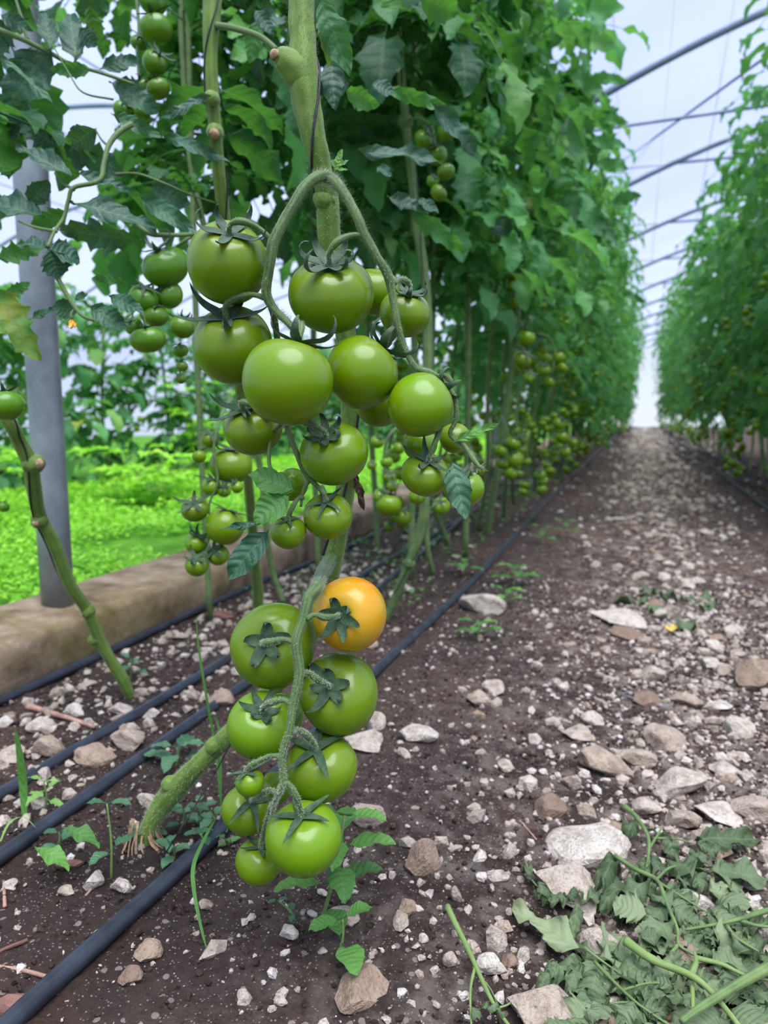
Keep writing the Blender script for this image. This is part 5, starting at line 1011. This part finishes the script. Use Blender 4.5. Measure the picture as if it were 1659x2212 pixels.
wilted([[(1328, 1855, .02), (1370, 1884, .02), (1418, 1910, .02), (1436, 1955, .02), (1462, 2010, .016), (1466, 2042, .016), (1498, 2062, .016), .0038], [(1418, 1912, .02), (1480, 1940, .014), (1540, 1968, .01), .002], [(1418, 1908, .02), (1450, 1872, .016), (1500, 1862, .012), (1540, 1864, .01), .0022], [(1466, 2040, .015), (1445, 2062, .013), (1425, 2100, .01), .0028]],
 [((1540, 1864), (1655, 1870), 74, .5, .3), ((1520, 1860), (1500, 1820), 40, .3, .8), ((1480, 1870), (1520, 1905), 44, .3, .8), ((1330, 1855), (1290, 1920), 40, .1, 1), ((1370, 1885), (1300, 1940), 46, .15, .8), ((1365, 1884), (1345, 1925), 36, .5, .8), ((1400, 1900), (1330, 1960), 48, .2, .9), ((1410, 1905), (1370, 1962), 40, .25, .9), ((1400, 1890), (1390, 1850), 26, .15, 1), ((1430, 1915), (1500, 1930), 40, .3, 1),
  ((1440, 1950), (1400, 1985), 40, .45, .6), ((1450, 1960), (1530, 1985), 60, .55, .6), ((1535, 1965), (1600, 2000), 40, .4, .8), ((1450, 1990), (1390, 2040), 56, .6, .5), ((1400, 1980), (1330, 1960), 66, .75, .3), ((1400, 1985), (1430, 2050), 70, .7, .4), ((1470, 2020), (1540, 2050), 50, .5, .8), ((1460, 1900), (1490, 1890), 30, .2, 1)], 'wilted tomato shoot with long crooked stem in the middle of the pruned pile', 2)
wilted([[(1350, 2066, .03), (1380, 2088, .03), (1420, 2110, .03), (1490, 2130, .028), (1540, 2160, .024), (1600, 2225, .02), .0062], [(1490, 2130, .026), (1502, 2100, .026), (1500, 2070, .022), .0045], [(1495, 2134, .02), (1497, 2180, .014), (1492, 2215, .01), .003], [(1500, 2076, .02), (1560, 2090, .02), (1610, 2110, .018), (1670, 2126, .018), .0035]],
 [((1500, 2075), (1478, 2100), 26, .6, 1), ((1540, 2090), (1600, 2060), 70, .6, .5), ((1560, 2092), (1640, 2050), 60, .5, .6), ((1530, 2150), (1460, 2190), 60, .5, .6), ((1560, 2180), (1500, 2215), 70, .6, .4), ((1580, 2170), (1640, 2215), 80, .5, .3), ((1600, 2110), (1650, 2160), 50, .4, .6), ((1480, 2120), (1560, 2120), 60, .55, .7)], 'thick cut stem with a slanted cut end on top of the wilted pile', 3, smat=PSTEM)
wilted([[(1680, 1965, .02), (1620, 1990, .022), (1598, 2002, .024), (1550, 2006, .02), (1480, 2008, .014), .004], [(1598, 2002, .022), (1640, 2010, .02), (1690, 2012, .02), .003], [(1570, 2010, .02), (1590, 2036, .02), (1640, 2060, .016), .0028]],
 [((1590, 1998), (1530, 1975), 46, .3, .9), ((1585, 1990), (1605, 1955), 44, .05, .8), ((1620, 1985), (1590, 1955), 40, .1, .8), ((1550, 2006), (1500, 2030), 40, .4, .7), ((1520, 2008), (1460, 1990), 36, .4, .8), ((1640, 2060), (1690, 2090), 50, .4, .6)], 'wilted shoot with forked stem entering from the right edge', 4)
wilted([[(1284, 2092, .02), (1320, 2130, .02), (1372, 2172, .018), (1430, 2200, .014), (1480, 2222, .012), .0024], [(1372, 2172, .017), (1330, 2168, .014), (1290, 2176, .01), .0018], [(1340, 2150, .018), (1400, 2130, .018), (1460, 2120, .014), .0018]],
 [((1290, 2176), (1215, 2200), 74, .6, .4), ((1300, 2170), (1290, 2210), 50, .5, .6), ((1330, 2130), (1260, 2110), 50, .5, .8), ((1340, 2150), (1400, 2110), 60, .5, .8), ((1370, 2150), (1430, 2160), 50, .45, .8), ((1390, 2180), (1350, 2215), 50, .5, .7), ((1300, 2100), (1350, 2080), 56, .55, .8), ((1320, 2120), (1390, 2080), 60, .5, .8), ((1380, 2170), (1440, 2190), 44, .4, .9), ((1400, 2190), (1460, 2230), 50, .5, .6)], 'wilted shoot spreading small crumpled leaves over the crusty rock', 5)
wilted([[(1264, 2062, .02), (1300, 2085, .018), (1350, 2110, .014), .002]],
 [((1266, 2066), (1120, 1972), 62, .85, .12), ((1262, 2070), (1300, 2120), 60, .6, .5), ((1290, 2080), (1360, 2060), 56, .6, .7), ((1260, 2075), (1180, 2110), 46, .5, .9), ((1300, 2060), (1330, 2010), 56, .6, .6), ((1320, 2060), (1380, 2060), 60, .5, .8), ((1250, 2080), (1230, 2140), 36, .4, 1), ((1200, 2090), (1160, 2140), 26, .3, 1)], 'long smooth pale green leaf stretched out left of the pruned pile', 6)
wilted([[(1135, 1865, .01), (1150, 1905, .01), (1190, 1935, .01), (1250, 1950, .01), .0012]],
 [((1150, 1905), (1132, 1865), 22, .1, .6), ((1160, 1915), (1195, 1950), 26, .2, 1), ((1190, 1935), (1150, 1925), 20, .2, 1), ((1230, 1945), (1190, 1955), 26, .2, 1), ((1250, 1950), (1238, 2015), 24, .5, .5), ((1255, 1948), (1300, 1925), 26, .2, 1), ((1215, 1942), (1260, 1935), 22, .15, 1)], 'curled dark leaf sprig lying at the foot of the chunky rock', 7)
wilted([[(966, 1985, .012), (985, 2025, .012), (1012, 2075, .012), (1040, 2130, .012), (1068, 2175, .01), (1105, 2220, .01), .0042], [(1026, 2105, .011), (1016, 2150, .01), (1018, 2215, .008), .0022], [(1035, 2118, .01), (1060, 2140, .008), (1075, 2165, .006), .001], [(1075, 2180, .01), (1100, 2170, .01), (1115, 2150, .01), .0014]],
 [((1040, 2190), (1090, 2200), 18, .3, 1), ((1020, 2190), (1035, 2215), 20, .3, .8)], 'cut pale green stalk lying alone left of the crusty rock', 8, smat=PSTEM)
wilted([[(1690, 2100, .026), (1640, 2130, .03), (1580, 2160, .03), (1500, 2215, .03), (1470, 2240, .03), .0075], [(1340, 2218, .01), (1400, 2210, .014), (1440, 2226, .012), .003]],
 [((1620, 2140), (1560, 2110), 60, .5, .5), ((1640, 2160), (1680, 2200), 60, .5, .3), ((1600, 2190), (1560, 2225), 70, .6, .4)], 'thick pruned stem crossing the bottom right corner', 9, smat=DSTEM)
rs_ = np.random.RandomState(77); t = empty('pruned_shoot', tuple(G(1450, 2130))); tag(t, 'loose heap of small crumpled wilted leaves lying between the pruned stems', 'pruned shoot')
for k in range(62):
    while True:
        x, y = rs_.uniform(1180, 1690), rs_.uniform(1850, 2240)
        if y > 2230-(x-1180)*1.1 and not (x > 1560 and y < 1950) and not (y < 1960 and x < 1340): break
    a = rs_.rand()*6.28; L = rs_.uniform(55, 125); p0 = gpath([(x, y, .006+.02*rs_.rand())])[0]; p1 = gpath([(x+L*math.cos(a), y+L*.7*math.sin(a), .004+.016*rs_.rand())])[0]; d = proj(p0)[2]
    mb = MB(); p0 = np.array(p0); p1 = np.array(p1); leaflet(mb, p0, p1-p0, (rs_.uniform(-.4, .4), rs_.uniform(-.6, .2), 1), np.linalg.norm(p1-p0)*1.1, rs_.uniform(44, 92)*d/F, 3000+k, 26, 8, .25, .3, fold=.2, wilt=rs_.uniform(.4, 1.1), var=rs_.uniform(.05, .9), wave=.1); mb.build('leaf', WILT, t)
# scraps farther up the path
for k, (a, b, w_) in enumerate([((1330, 1285), (1395, 1278), 26), ((1400, 1295), (1430, 1302), 20), ((1425, 1275), (1475, 1280), 22), ((1480, 1285), (1540, 1278), 20), ((1520, 1295), (1550, 1300), 18), ((1470, 1345), (1495, 1330), 24), ((1510, 1300), (1545, 1302), 18), ((1380, 1270), (1420, 1266), 16)]):
    p0, p1 = np.array(gpath([(*a, .01)])[0]), np.array(gpath([(*b, .008)])[0]); L = np.linalg.norm(p1-p0); d = proj(p0)[2]; mb = MB(); leaflet(mb, p0, p1-p0, (0, 0, 1), L*1.1, w_*d/F*2.0, 900+k, 16, 4, .3, .2, wilt=1, var=.3)
    tag(mb.build('fallen_leaf', WILT), 'wilted green leaf scrap across the middle of the path' if k != 5 else 'wilted green scrap beside the yellow leaf', 'leaf', 'leaf scraps in the path' if k != 5 else None)
p0, p1 = np.array(gpath([(1438, 1340, .006)])[0]), np.array(gpath([(1465, 1336, .008)])[0]); mb = MB(); leaflet(mb, p0, p1-p0, (0, 0, 1), np.linalg.norm(p1-p0)*1.1, .035, 950, 16, 4, .1, .2, wilt=.4, var=.5); tag(mb.build('fallen_leaf', YELL), 'small yellow leaf on the stony path', 'leaf')
mb = MB(); c = G(1400, 1480); tube(mb, [(c.x+.045*math.cos(a), c.y+.03*math.sin(a), gz(c.x, c.y)+.006+.004*math.sin(2*a)) for a in np.linspace(2.2, 6.3, 14)], .0012, 6, 3); tag(mb.build('wire_loop', STEEL), 'thin bent wire loop lying on the path by a brown stone', 'wire')
# yellow flower under the leaf stalk
t = empty('tomato_flower', tuple(P(155, 685, .9))); tag(t, 'orange yellow drooping flower hanging before the grey post', 'flower'); mb = MB(); c = P(155, 688, .9)
for k in range(5): a = k*1.256; leaflet(mb, np.array(c), [math.cos(a)*.35, math.sin(a)*.35, -1], [math.cos(a), math.sin(a), .3], .014, .006, k, 8, 2, 0, -.5, var=.5)
mb.build('petals', FLOWER, t); mb = MB(); tube(mb, [tuple(c), tuple(c+Vector((0, 0, .006))), tuple(P(160, 668, .9))], [.0022, .0018, .0008], 7, 4); mb.build('stalk', STALK, t)
